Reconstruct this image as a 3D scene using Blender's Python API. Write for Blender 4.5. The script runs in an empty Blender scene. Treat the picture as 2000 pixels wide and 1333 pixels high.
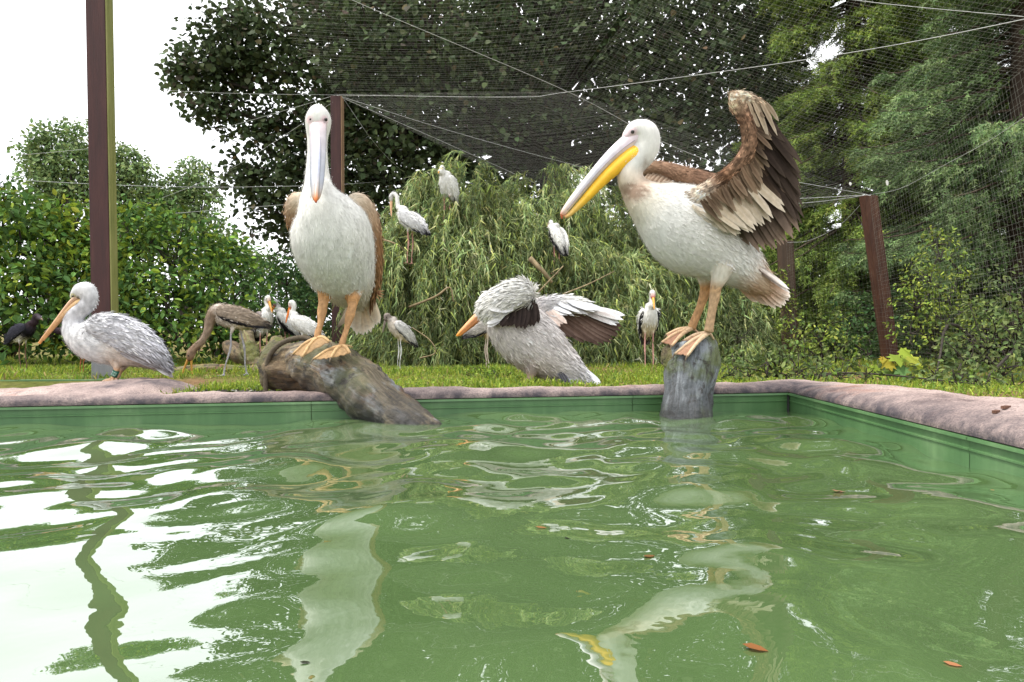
import bpy, math, random
import numpy as np
from mathutils import kdtree

random.seed(5)
rng = np.random.default_rng(11)
S = bpy.context.scene
C = S.collection

# ------------------------------------------------------------------ camera
FOC = 1400.0                       # focal length in photograph pixels (2000 wide)
TH = math.atan((666.5 - 640.0) / FOC)
cam = bpy.data.cameras.new('camera')
cam.lens = 36.0 * FOC / 2000.0
cam.sensor_width = 36.0
cam.clip_start = 0.05
cam.clip_end = 2000.0
cam_o = bpy.data.objects.new('camera', cam)
C.objects.link(cam_o)
cam_o.location = (0, 0, 0)
cam_o.rotation_euler = (math.radians(90) - TH, 0, 0)
S.camera = cam_o

# ------------------------------------------------------------------ world, sun, exposure
SUN_EL, SUN_AZ = math.radians(64), math.radians(262)     # high soft sun to the left
w = bpy.data.worlds.new('World')
S.world = w
w.use_nodes = True
nt = w.node_tree
nt.nodes.clear()
out = nt.nodes.new('ShaderNodeOutputWorld')
sky = nt.nodes.new('ShaderNodeTexSky')
sky.sky_type = 'NISHITA'
sky.sun_disc = False
sky.sun_elevation = SUN_EL
sky.sun_rotation = SUN_AZ
sky.air_density = 1.0
sky.dust_density = 4.0
bg1 = nt.nodes.new('ShaderNodeBackground')
bg1.inputs['Strength'].default_value = 0.12
nt.links.new(sky.outputs[0], bg1.inputs[0])
bg2 = nt.nodes.new('ShaderNodeBackground')               # the closed layer of white cloud
bg2.inputs['Strength'].default_value = 1.6
tc = nt.nodes.new('ShaderNodeTexCoord')
nz = nt.nodes.new('ShaderNodeTexNoise')
nz.inputs['Scale'].default_value = 1.6
nz.inputs['Detail'].default_value = 4
nt.links.new(tc.outputs['Generated'], nz.inputs['Vector'])
rp = nt.nodes.new('ShaderNodeValToRGB')
rp.color_ramp.elements[0].position = 0.3
rp.color_ramp.elements[0].color = (0.86, 0.89, 0.93, 1)
rp.color_ramp.elements[1].position = 0.7
rp.color_ramp.elements[1].color = (1, 1, 1, 1)
nt.links.new(nz.outputs['Fac'], rp.inputs['Fac'])
nt.links.new(rp.outputs['Color'], bg2.inputs[0])
mx = nt.nodes.new('ShaderNodeMixShader')
mx.inputs[0].default_value = 0.9
nt.links.new(bg1.outputs[0], mx.inputs[1])
nt.links.new(bg2.outputs[0], mx.inputs[2])
nt.links.new(mx.outputs[0], out.inputs[0])

sl = bpy.data.lights.new('sun', 'SUN')
sl.energy = 3.0
sl.angle = math.radians(10)
sl.color = (1.0, 0.95, 0.88)
so = bpy.data.objects.new('sun', sl)
C.objects.link(so)
# direction to the sun: azimuth measured from +Y clockwise
so.rotation_euler = (math.radians(90) - SUN_EL, 0, math.pi - SUN_AZ)

S.view_settings.view_transform = 'Standard'
S.view_settings.look = 'None'
S.view_settings.exposure = 0.48
S.view_settings.gamma = 1.0
S.view_settings.use_curve_mapping = False
S.render.engine = 'CYCLES'
S.cycles.use_denoising = True
S.cycles.max_bounces = 6
S.cycles.diffuse_bounces = 2
S.cycles.glossy_bounces = 3
S.cycles.transmission_bounces = 3
S.cycles.transparent_max_bounces = 4
S.cycles.caustics_reflective = False
S.cycles.caustics_refractive = False
S.cycles.sample_clamp_indirect = 6.0


# ------------------------------------------------------------------ helpers
def P(px, py, d):
    """World point on the photograph pixel (px, py) at distance d along +Y."""
    cx = (px - 1000.0) / FOC
    cz = (666.5 - py) / FOC
    c, s = math.cos(TH), math.sin(TH)
    v = np.array([cx, c + cz * s, -s + cz * c])
    return v * (d / v[1])


def srgb(r, g, b):
    f = lambda c: (c / 255 / 12.92) if c / 255 <= 0.04045 else ((c / 255 + 0.055) / 1.055) ** 2.4
    return (f(r), f(g), f(b))


def nrm(v):
    v = np.asarray(v, float)
    return v / np.maximum(np.linalg.norm(v, axis=-1, keepdims=True), 1e-9)


def mesh_np(name, V, faces, col=None, smooth=True):
    V = np.asarray(V, np.float32)
    me = bpy.data.meshes.new(name)
    me.vertices.add(len(V))
    me.vertices.foreach_set('co', V.ravel())
    faces = [np.asarray(f, np.int32) for f in faces if len(f)]
    loops = np.concatenate([f.ravel() for f in faces])
    tot = np.concatenate([np.full(len(f), f.shape[1], np.int32) for f in faces])
    start = np.concatenate([[0], np.cumsum(tot)[:-1]]).astype(np.int32)
    me.loops.add(len(loops))
    me.loops.foreach_set('vertex_index', loops)
    me.polygons.add(len(tot))
    me.polygons.foreach_set('loop_start', start)
    me.polygons.foreach_set('use_smooth', np.full(len(tot), smooth, bool))
    me.update(calc_edges=True)
    if col is not None:
        a = me.color_attributes.new('Col', 'FLOAT_COLOR', 'POINT')
        rgba = np.ones((len(V), 4), np.float32)
        rgba[:, :3] = col
        a.data.foreach_set('color', rgba.ravel())
    return me


class G:
    """Collects geometry for one mesh."""
    def __init__(s):
        s.V, s.F, s.C, s.n = [], [], [], 0

    def add(s, V, faces, col=(1, 1, 1)):
        V = np.asarray(V, float)
        s.V.append(V)
        for f in (faces if isinstance(faces, list) else [faces]):
            s.F.append(np.asarray(f, np.int64) + s.n)
        cc = np.empty((len(V), 3))
        cc[:] = col
        s.C.append(cc)
        s.n += len(V)
        return s

    def mesh(s, name, smooth=True):
        V = np.concatenate(s.V)
        by = {}
        for f in s.F:
            by.setdefault(f.shape[1], []).append(f)
        return mesh_np(name, V, [np.concatenate(v) for v in by.values()], np.concatenate(s.C), smooth)

    def build(s, name, mat, parent=None, smooth=True):
        return link(name, s.mesh(name, smooth), mat, parent)


def link(name, me, mat, parent=None):
    o = bpy.data.objects.new(name, me)
    C.objects.link(o)
    if mat is not None and not me.materials:
        me.materials.append(mat)
    if parent is not None:
        o.parent = parent
        o.matrix_parent_inverse = parent.matrix_basis.inverted()
    return o


def tag(o, label=None, cat=None, group=None, kind=None):
    if label:
        o['label'] = label
    if cat:
        o['category'] = cat
    if group:
        o['group'] = group
    if kind:
        o['kind'] = kind
    return o


def thing(name, label, cat, loc=(0, 0, 0), group=None):
    o = bpy.data.objects.new(name, None)
    o.empty_display_size = 0.05
    C.objects.link(o)
    o.location = [float(v) for v in loc]
    return tag(o, label, cat, group)


def crom(ctrl, n):
    """Catmull-Rom resampling of rows."""
    c = np.asarray(ctrl, float)
    if len(c) == 2:
        t = np.linspace(0, 1, n)[:, None]
        return c[0] * (1 - t) + c[1] * t
    c = np.vstack([2 * c[0] - c[1], c, 2 * c[-1] - c[-2]])
    m = len(c) - 3
    t = np.linspace(0, m, n)
    i = np.minimum(t.astype(int), m - 1)
    u = (t - i)[:, None]
    p0, p1, p2, p3 = c[i], c[i + 1], c[i + 2], c[i + 3]
    return 0.5 * (2 * p1 + (p2 - p0) * u + (2 * p0 - 5 * p1 + 4 * p2 - p3) * u ** 2 + (3 * p1 - p0 - 3 * p2 + p3) * u ** 3)


def frames(pts, ref):
    t = nrm(np.gradient(pts, axis=0))
    r = np.broadcast_to(np.asarray(ref, float), pts.shape)
    s = r - (r * t).sum(1, keepdims=True) * t
    s = nrm(s)
    u = np.cross(t, s)
    return t, s, u


def loft(ctrl, ref, n=40, sides=20, cap=True, power=1.0):
    """ctrl rows: x, y, z, a (half size along ref), b (half size across), then any extra columns.
    Returns V, faces, per-vertex extras, per-vertex tangent."""
    R = crom(ctrl, n)
    pts = R[:, :3]
    a = np.maximum(R[:, 3], 1e-4)
    b = np.maximum(R[:, 4], 1e-4)
    t, s, u = frames(pts, ref)
    th = np.linspace(0, 2 * math.pi, sides, endpoint=False)
    ct, st = np.cos(th), np.sin(th)
    if power != 1.0:
        ct = np.sign(ct) * np.abs(ct) ** power
        st = np.sign(st) * np.abs(st) ** power
    V = pts[:, None] + a[:, None, None] * ct[None, :, None] * s[:, None] + b[:, None, None] * st[None, :, None] * u[:, None]
    V = V.reshape(-1, 3)
    i, j = np.meshgrid(np.arange(n - 1), np.arange(sides), indexing='ij')
    q = np.stack([i * sides + j, i * sides + (j + 1) % sides, (i + 1) * sides + (j + 1) % sides, (i + 1) * sides + j], -1).reshape(-1, 4)
    ex = np.repeat(R[:, 5:], sides, axis=0)
    tg = np.repeat(t, sides, axis=0)
    F = [q]
    if cap:
        k = len(V)
        V = np.vstack([V, pts[0], pts[-1]])
        ex = np.vstack([ex, R[0:1, 5:], R[-1:, 5:]])
        tg = np.vstack([tg, t[0:1], t[-1:]])
        jj = np.arange(sides)
        c0 = np.stack([np.full(sides, k), (jj + 1) % sides, jj], -1)
        o = (n - 1) * sides
        c1 = np.stack([np.full(sides, k + 1), o + jj, o + (jj + 1) % sides], -1)
        F.append(np.vstack([c0, c1]))
    return V, F, ex, tg


def tube(pts, rad, n=None, sides=6):
    pts = np.asarray(pts, float)
    rad = np.broadcast_to(np.asarray(rad, float), (len(pts),))
    ctrl = np.column_stack([pts, rad, rad])
    d = np.abs(pts[-1] - pts[0])
    ref = np.eye(3)[int(np.argmin(d))]
    V, F, _, _ = loft(ctrl, ref, n or len(pts), sides)
    return V, F


def box(x0, x1, y0, y1, z0, z1):
    V = np.array([[x, y, z] for x in (x0, x1) for y in (y0, y1) for z in (z0, z1)], float)
    F = np.array([[0, 1, 3, 2], [4, 6, 7, 5], [0, 4, 5, 1], [2, 3, 7, 6], [0, 2, 6, 4], [1, 5, 7, 3]])
    return V, F


def scatter(T, Fc, pos, ax, up, size, wid=1.0):
    """Copies template T (x along ax, y across, z along up) to every position."""
    ax = nrm(ax)
    y = nrm(np.cross(up, ax))
    z = np.cross(ax, y)
    size = np.broadcast_to(np.asarray(size, float), (len(pos),))
    wid = np.broadcast_to(np.asarray(wid, float), (len(pos),))
    V = pos[:, None] + size[:, None, None] * (T[None, :, 0:1] * ax[:, None] + wid[:, None, None] * T[None, :, 1:2] * y[:, None] + T[None, :, 2:3] * z[:, None])
    k = len(T)
    off = (np.arange(len(pos)) * k)[:, None, None]
    F = [(f[None] + off).reshape(-1, f.shape[1]) for f in Fc]
    return V.reshape(-1, 3), F


def pick(pal, n, jit=0.18):
    """Random colours from a palette of (weight, rgb)."""
    wts = np.array([p[0] for p in pal], float)
    i = rng.choice(len(pal), n, p=wts / wts.sum())
    c = np.array([p[1] for p in pal])[i]
    return np.clip(c * np.exp(rng.normal(0, jit, (n, 1))) * (1 + rng.normal(0, 0.05, (n, 3))), 0.004, 0.95)


def rand_dirs(n):
    return nrm(rng.normal(size=(n, 3)))


# ------------------------------------------------------------------ materials
def new_mat(name):
    m = bpy.data.materials.new(name)
    m.use_nodes = True
    t = m.node_tree
    return m, t, t.nodes['Principled BSDF']


def nd(t, kind, **kw):
    n = t.nodes.new(kind)
    for k, v in kw.items():
        if k in n.inputs:
            n.inputs[k].default_value = v
        else:
            setattr(n, k, v)
    return n


def coords(t, scale=(1, 1, 1), which='Object'):
    c = nd(t, 'ShaderNodeTexCoord')
    m = nd(t, 'ShaderNodeMapping')
    m.inputs['Scale'].default_value = scale
    t.links.new(c.outputs[which], m.inputs[0])
    return m.outputs[0]


def noise(t, vec, scale, detail=5, rough=0.6):
    n = nd(t, 'ShaderNodeTexNoise', Scale=scale, Detail=detail, Roughness=rough)
    t.links.new(vec, n.inputs['Vector'])
    return n.outputs['Fac']


def ramp(t, fac, stops):
    r = nd(t, 'ShaderNodeValToRGB')
    e = r.color_ramp.elements
    while len(e) < len(stops):
        e.new(0.5)
    for i, (p, c) in enumerate(stops):
        e[i].position = p
        e[i].color = (*c, 1) if len(c) == 3 else c
    t.links.new(fac, r.inputs[0])
    return r.outputs[0]


def mix(t, fac, a, b, mode='MIX'):
    m = nd(t, 'ShaderNodeMix', data_type='RGBA', blend_type=mode)
    for s, v in ((0, fac), (6, a), (7, b)):
        if hasattr(v, 'links') or hasattr(v, 'is_linked'):
            t.links.new(v, m.inputs[s])
        else:
            m.inputs[s].default_value = v if not isinstance(v, tuple) else (*v, 1)
    return m.outputs[2]


def bump(t, b, height, strength, dist=0.01):
    n = nd(t, 'ShaderNodeBump', Strength=strength, Distance=dist)
    t.links.new(height, n.inputs['Height'])
    t.links.new(n.outputs[0], b.inputs['Normal'])


def attr_mat(name, rough=0.6, spec=0.3, trans=0.0, var=0.15, vscale=20.0, bscale=0, bstr=0.3, bdist=0.004, stretch=(1, 1, 1)):
    """Colour from the mesh attribute, broken up by noise; optional bump and translucency."""
    m, t, b = new_mat(name)
    a = nd(t, 'ShaderNodeAttribute', attribute_name='Col')
    vec = coords(t, stretch)
    f = noise(t, vec, vscale)
    k = ramp(t, f, [(0.3, (1 - var,) * 3), (0.7, (1 + var,) * 3)])
    col = mix(t, 1.0, a.outputs['Color'], k, 'MULTIPLY')
    t.links.new(col, b.inputs['Base Color'])
    b.inputs['Roughness'].default_value = rough
    b.inputs['Specular IOR Level'].default_value = spec
    if bscale:
        bump(t, b, noise(t, vec, bscale, 6, 0.65), bstr, bdist)
    if trans:
        tr = nd(t, 'ShaderNodeBsdfTranslucent')
        t.links.new(col, tr.inputs['Color'])
        ms = nd(t, 'ShaderNodeMixShader')
        ms.inputs[0].default_value = trans
        t.links.new(b.outputs[0], ms.inputs[1])
        t.links.new(tr.outputs[0], ms.inputs[2])
        t.links.new(ms.outputs[0], t.nodes['Material Output'].inputs[0])
    return m


M = {}
M['leaf'] = attr_mat('leaf', 0.6, 0.08, 0.2, 0.12, 6)
M['needle'] = attr_mat('needle', 0.6, 0.1, 0.1, 0.15, 2)
M['grass'] = attr_mat('grass', 0.5, 0.25, 0.35, 0.1, 3)
M['bark'] = attr_mat('bark', 0.85, 0.15, 0, 0.45, 14, 30, 0.8, 0.02, (1, 1, 0.25))
M['plumage'] = attr_mat('plumage', 0.75, 0.12, 0.12, 0.10, 42, 110, 0.45, 0.004, (1, 1, 0.45))
M['feather'] = attr_mat('feather', 0.7, 0.06, 0.08, 0.16, 45, 220, 0.25, 0.0015)
M['skin'] = attr_mat('skin', 0.55, 0.25, 0, 0.28, 60, 150, 0.9, 0.004)
M['bill'] = attr_mat('bill', 0.38, 0.4, 0, 0.12, 25, 90, 0.25, 0.0015)
M['cable'] = attr_mat('cable', 0.5, 0.4, 0, 0.1, 10)
M['wire'] = attr_mat('wire', 0.6, 0.3, 0, 0.1, 10)


def eye_mat():
    m, t, b = new_mat('eye')
    b.inputs['Base Color'].default_value = (0.012, 0.008, 0.006, 1)
    b.inputs['Roughness'].default_value = 0.08
    return m


M['eye'] = eye_mat()


def gz(x, y):
    """Ground height."""
    x = np.asarray(x, float)
    y = np.asarray(y, float)
    z = np.interp(y, [0, 4.0, 6.0, 10.0, 60.0], [-0.37, -0.365, -0.455, -0.50, -0.70])
    left = np.clip((-1.75 - x) / 0.5, 0, 1) * np.clip((6.1 - y) / 0.3, 0, 1)
    z = z * (1 - left) + np.minimum(z, -0.50) * left
    z = z + 0.012 * np.sin(x * 2.1 + 0.7 * y) * np.sin(y * 1.7 - 0.4 * x) * (y > 4.3)
    return z


def on_ground(px, py, dmin=4.0, dmax=30.0):
    """Ground point seen at the pixel."""
    best = None
    for d in np.linspace(dmin, dmax, 1500):
        p = P(px, py, d)
        e = p[2] - float(gz(p[0], p[1]))
        if e <= 0:
            best = p
            break
    if best is None:
        best = P(px, py, dmax)
    best = np.array([best[0], best[1], float(gz(best[0], best[1]))])
    return best


# ================================================================== SETTING
def snoise(p, scale, seed=0, octv=3):
    """Cheap smooth noise: sums of sines in random directions, about -1..1."""
    r = np.random.default_rng(seed)
    v = np.zeros(len(p))
    amp, k = 1.0, 1.0 / scale
    for o in range(octv):
        for j in range(5):
            d = nrm(r.normal(size=3)) * k * r.uniform(0.7, 1.4) * 2 * math.pi
            v += amp * 0.32 * np.sin(p @ d + r.uniform(0, 6.28))
        amp *= 0.5
        k *= 2.0
    return v


Z_WATER, Z_LIP = -0.434, -0.352
CX, CY = 1.49, 3.85                                # far right corner of the pool
XL = -5.2
YN = 0.12


def yfar(x):
    return CY - 0.19 * (CX - np.asarray(x, float))


def xright(y):
    return 1.45 + 0.04 * (np.asarray(y, float) - YN) / (CY - YN)


# --- ground: one sheet to the horizon
xs = np.unique(np.concatenate([[-900, -300, -120, -60, -30], np.linspace(-14, 14, 141), [30, 60, 120, 300, 900]]))
ys = np.unique(np.concatenate([[-900, -300, -100, -40, -15, -6], np.linspace(-3, 24, 181), [30, 45, 70, 120, 300, 900]]))
gx, gy = np.meshgrid(xs, ys, indexing='ij')
gzz = gz(gx, gy)
inside = (gx > XL - 0.15) & (gx < 1.62) & (gy > -0.1) & (gy < yfar(gx) + 0.12)
gzz = np.where(inside, -1.3, gzz)
n1, n2 = gx.shape
ii, jj = np.meshgrid(np.arange(n1 - 1), np.arange(n2 - 1), indexing='ij')
q = np.stack([ii * n2 + jj, (ii + 1) * n2 + jj, (ii + 1) * n2 + jj + 1, ii * n2 + jj + 1], -1).reshape(-1, 4)


def ground_mat():
    m, t, b = new_mat('earth')
    v = coords(t)
    c1 = ramp(t, noise(t, v, 1.3, 6), [(0.35, srgb(92, 98, 44)), (0.5, srgb(112, 110, 60)), (0.62, srgb(130, 104, 76)), (0.75, srgb(96, 80, 60))])
    c2 = ramp(t, noise(t, v, 22, 6), [(0.3, (0.55,) * 3), (0.7, (1.25,) * 3)])
    t.links.new(mix(t, 1.0, c1, c2, 'MULTIPLY'), b.inputs['Base Color'])
    b.inputs['Roughness'].default_value = 0.95
    b.inputs['Specular IOR Level'].default_value = 0.1
    bump(t, b, noise(t, v, 35, 8, 0.7), 0.8, 0.03)
    return m


tag(link('ground', mesh_np('ground', np.stack([gx, gy, gzz], -1).reshape(-1, 3), [q]), ground_mat()), kind='structure')


# --- pool
def liner_mat():
    m, t, b = new_mat('green_liner')
    v = coords(t)
    c = ramp(t, noise(t, v, 3.5, 6), [(0.3, srgb(62, 98, 58)), (0.55, srgb(78, 114, 70)), (0.75, srgb(104, 134, 92))])
    drip = ramp(t, noise(t, coords(t, (14, 14, 0.8)), 2.0, 4), [(0.45, (1, 1, 1)), (0.72, (1.25, 1.2, 1.22))])
    t.links.new(mix(t, 1.0, c, drip, 'MULTIPLY'), b.inputs['Base Color'])
    b.inputs['Roughness'].default_value = 0.42
    bump(t, b, noise(t, v, 9, 4), 0.15, 0.01)
    return m


def concrete_mat():
    m, t, b = new_mat('pink_concrete')
    v = coords(t)
    base = ramp(t, noise(t, v, 2.3, 7, 0.65), [(0.28, srgb(136, 120, 115)), (0.43, srgb(168, 149, 143)), (0.58, srgb(184, 165, 158)), (0.74, srgb(174, 126, 106))])
    spk = ramp(t, noise(t, v, 120, 3, 0.8), [(0.34, (0.42, 0.41, 0.43)), (0.5, (1, 1, 1)), (0.68, (1.3, 1.26, 1.24))])
    stain = ramp(t, noise(t, v, 6, 8, 0.75), [(0.52, (1, 1, 1)), (0.68, (0.42, 0.40, 0.42))])
    c = mix(t, 1.0, mix(t, 1.0, base, spk, 'MULTIPLY'), stain, 'MULTIPLY')
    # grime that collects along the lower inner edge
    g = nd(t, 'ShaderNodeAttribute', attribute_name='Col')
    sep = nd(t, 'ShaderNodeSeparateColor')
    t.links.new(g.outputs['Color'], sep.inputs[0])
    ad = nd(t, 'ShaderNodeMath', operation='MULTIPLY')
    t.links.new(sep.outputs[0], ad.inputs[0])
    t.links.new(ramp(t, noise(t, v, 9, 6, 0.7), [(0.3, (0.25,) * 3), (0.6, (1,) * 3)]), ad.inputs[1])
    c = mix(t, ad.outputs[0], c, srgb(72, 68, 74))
    t.links.new(c, b.inputs['Base Color'])
    b.inputs['Roughness'].default_value = 0.85
    b.inputs['Specular IOR Level'].default_value = 0.2
    h = nd(t, 'ShaderNodeMath', operation='ADD')
    t.links.new(noise(t, v, 55, 6, 0.75), h.inputs[0])
    t.links.new(noise(t, v, 160, 3, 0.8), h.inputs[1])
    bump(t, b, h.outputs[0], 0.75, 0.008)
    return m


M['liner'] = liner_mat()
M['concrete'] = concrete_mat()
pool = thing('pool', 'green lined rectangular pool with a rounded pinkish concrete rim', 'pool', (-1.8, 2.0, -1.1))


def panel(p0, p1, nout, name='liner_panel'):
    """A liner sheet from p0 to p1 (xy), with a folded lip on top and a rib halfway to the water."""
    p0, p1, nout = np.array(p0, float), np.array(p1, float), np.array(nout, float)
    prof = [(0.016, Z_LIP - 0.002), (0.014, Z_LIP), (-0.010, Z_LIP), (-0.012, Z_LIP - 0.010), (0.0, Z_LIP - 0.012),
            (0.0, -0.388), (-0.005, -0.390), (-0.005, -0.396), (0.0, -0.398), (0.0, -1.15), (0.016, -1.15)]
    g = G()
    V = []
    for p in (p0, p1):
        for o, z in prof:
            V.append([p[0] + nout[0] * o, p[1] + nout[1] * o, z])
    k = len(prof)
    F = np.array([[i, (i + 1) % k, k + (i + 1) % k, k + i] for i in range(k)])
    g.add(V, F)
    return g.build(name, M['liner'], pool, False)


nf = nrm(np.array([-0.19, 1.0]))
for a, b_ in ((XL, -3.1), (-3.1, -0.95), (-0.95, 0.62), (0.62, CX)):
    panel((a + 0.0015, yfar(a)), (b_ - 0.0015, yfar(b_)), nf)
for a, b_ in ((CY - 0.004, 2.3), (2.3, YN)):
    panel((xright(a), a - 0.0015), (xright(b_), b_ + 0.0015), (1, 0))
panel((1.44, YN), (XL, YN), (0, -1))
panel((XL, YN), (XL, float(yfar(XL))), (-1, 0))
g = G()
g.add([[XL - .1, YN - .1, -1.16], [1.6, YN - .1, -1.16], [1.6, CY + .1, -1.16], [XL - .1, float(yfar(XL)) + .1, -1.16]], np.array([[0, 1, 2, 3]]))
g.build('pool_floor', M['liner'], pool, False)
# joint strip in the corner
V, F = tube([[CX - 0.006, CY - 0.008, -1.1], [CX - 0.006, CY - 0.008, Z_LIP - 0.004]], 0.007, 2, 6)
jm, jt, jb = new_mat('dark_joint')
jb.inputs['Base Color'].default_value = (0.02, 0.022, 0.02, 1)
jb.inputs['Roughness'].default_value = 0.7
G().add(V, F).build('joint_strip', jm, pool)

# rim: one rolled concrete kerb swept round the pool
prof = np.array([[0.000, 0.004], [0.004, 0.014], [0.02, 0.026], [0.055, 0.034], [0.11, 0.040], [0.20, 0.044], [0.32, 0.044],
                 [0.46, 0.036], [0.60, 0.018], [0.72, -0.01], [0.82, -0.04], [0.90, -0.10], [0.94, -0.20]])
prof_b = np.array([[0.000, 0.004], [0.003, 0.020], [0.02, 0.038], [0.055, 0.056], [0.12, 0.074], [0.22, 0.087], [0.34, 0.094],
                   [0.48, 0.094], [0.62, 0.086], [0.75, 0.064], [0.86, 0.02], [0.94, -0.06], [0.97, -0.20]])
path, norms, wid, kbl = [], [], [], []
for x in np.linspace(XL - 0.2, CX - 0.02, 190):
    path.append([x, float(yfar(x))])
    kk = np.clip((x - 0.7) / 0.8, 0, 1)
    norms.append(nf)
    wid.append(0.33 + 0.17 * kk ** 2)
    kbl.append(0.15 * kk ** 2)
for k in np.linspace(0, 1, 9):
    n_ = nrm(nf * (1 - k) + np.array([1.0, 0.0]) * k)
    path.append([CX, CY])
    norms.append(n_)
    wid.append(0.50 + 0.08 * math.sin(k * math.pi) + 0.12 * k)
    kbl.append(0.15 + 0.15 * k)
for y in np.linspace(CY - 0.03, YN - 0.6, 120):
    path.append([float(xright(max(y, YN))), y])
    norms.append(np.array([1.0, 0.0]))
    kbl.append(0.30 + 0.65 * min(1, (CY - y) / 1.3))
    wid.append(0.62 + 0.13 * min(1, (CY - y) / 0.9) + 0.03 * math.sin(y * 2))
path, norms, wid = np.array(path), np.array(norms), np.array(wid)
prof_r, prof_s = crom(prof, 44), crom(prof_b, 44)
kb = np.array(kbl)[:, None, None]
PR = prof_r[None] * (1 - kb) + prof_s[None] * kb
V = np.zeros((len(path), len(prof_r), 3))
V[:, :, :2] = path[:, None] + (PR[:, :, 0:1] * wid[:, None, None]) * norms[:, None]
V[:, :, 2] = Z_LIP + PR[:, :, 1]
Vf = V.reshape(-1, 3)
wgt = np.tile(np.clip(prof_r[:, 0] / 0.2, 0, 1), len(path))
Vf[:, 2] += wgt * (0.005 * snoise(Vf, 0.9, 3) + 0.005 * snoise(Vf, 0.22, 4))
nP, nQ = V.shape[:2]
ii, jj = np.meshgrid(np.arange(nP - 1), np.arange(nQ - 1), indexing='ij')
q = np.stack([ii * nQ + jj, ii * nQ + jj + 1, (ii + 1) * nQ + jj + 1, (ii + 1) * nQ + jj], -1).reshape(-1, 4)
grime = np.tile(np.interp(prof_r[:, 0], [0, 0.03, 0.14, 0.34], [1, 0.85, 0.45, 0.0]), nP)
# extra darkening around the far corner
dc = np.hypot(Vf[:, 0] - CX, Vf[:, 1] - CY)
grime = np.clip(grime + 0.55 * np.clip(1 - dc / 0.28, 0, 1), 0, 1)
link('rim', mesh_np('rim', Vf, [q], np.repeat(grime[:, None], 3, 1)), M['concrete'], pool)


# --- water
def water_mat():
    """Turbid green body under a mirror-like surface whose reflection grows toward grazing view."""
    m, t, b = new_mat('green_water')
    v = coords(t)
    c = ramp(t, noise(t, v, 0.55, 3), [(0.3, (0.072, 0.126, 0.044)), (0.7, (0.098, 0.160, 0.060))])
    t.links.new(c, b.inputs['Base Color'])
    b.inputs['Roughness'].default_value = 0.6
    b.inputs['Specular IOR Level'].default_value = 0.0
    bp = nd(t, 'ShaderNodeBump', Strength=0.05, Distance=0.012)
    t.links.new(noise(t, v, 14, 2, 0.5), bp.inputs['Height'])
    gl = nd(t, 'ShaderNodeBsdfGlossy', Roughness=0.012)
    gl.inputs['Color'].default_value = (0.95, 0.97, 0.97, 1)
    t.links.new(bp.outputs[0], gl.inputs['Normal'])
    fr = nd(t, 'ShaderNodeFresnel', IOR=1.5)
    t.links.new(bp.outputs[0], fr.inputs['Normal'])
    pw = nd(t, 'ShaderNodeMath', operation='POWER')
    pw.inputs[1].default_value = 0.50
    t.links.new(fr.outputs[0], pw.inputs[0])
    ms = nd(t, 'ShaderNodeMixShader')
    t.links.new(pw.outputs[0], ms.inputs[0])
    t.links.new(b.outputs[0], ms.inputs[1])
    t.links.new(gl.outputs[0], ms.inputs[2])
    t.links.new(ms.outputs[0], t.nodes['Material Output'].inputs[0])
    return m


nx, ny = 280, 210
u, v = np.meshgrid(np.linspace(0, 1, nx), np.linspace(0, 1, ny), indexing='ij')
wx = (XL + 0.001) + u * (xright(3.0) + 0.0 - XL)
wy = YN + v * (yfar(wx) - YN)
wx = np.minimum(wx, xright(wy))
wr = np.random.default_rng(21)
hz = np.zeros_like(wx)
for lam, slope, cnt in ((1.3, 0.016, 4), (0.75, 0.025, 6), (0.42, 0.026, 8), (0.24, 0.022, 8), (0.13, 0.012, 7)):
    for j in range(cnt):
        a = wr.uniform(0, math.pi)
        l = lam * wr.uniform(0.8, 1.25)
        k = 2 * math.pi / l
        warp = 0.25 * np.sin(wx * 1.3 + a * 3) + 0.25 * np.sin(wy * 1.1 - a * 2)
        hz += slope / k * np.sin(k * (wx * math.cos(a) + wy * math.sin(a) + 0.35 * warp * l) + wr.uniform(0, 6.28)) * 1.15
for cx_, cy_, l, s_ in ((-0.45, 3.18, 0.17, 0.05), (0.88, 3.42, 0.15, 0.05), (-0.3, 2.9, 0.3, 0.03)):
    r_ = np.hypot(wx - cx_, wy - cy_)
    k = 2 * math.pi / l
    hz += s_ / k * np.sin(k * r_) * np.exp(-r_ / 0.75)
calm = 0.34 + 0.76 * np.clip((wy - 0.9) / 1.4, 0, 1)
hz *= calm
WATER = np.stack([wx, wy, Z_WATER + hz], -1).reshape(-1, 3)
ii, jj = np.meshgrid(np.arange(nx - 1), np.arange(ny - 1), indexing='ij')
q = np.stack([ii * ny + jj, (ii + 1) * ny + jj, (ii + 1) * ny + jj + 1, ii * ny + jj + 1], -1).reshape(-1, 4)
tag(link('water', mesh_np('water', WATER, [q]), water_mat()), kind='structure')


def water_z(x, y):
    k = int(np.argmin((WATER[:, 0] - x) ** 2 + (WATER[:, 1] - y) ** 2))
    return float(WATER[k, 2])


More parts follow.
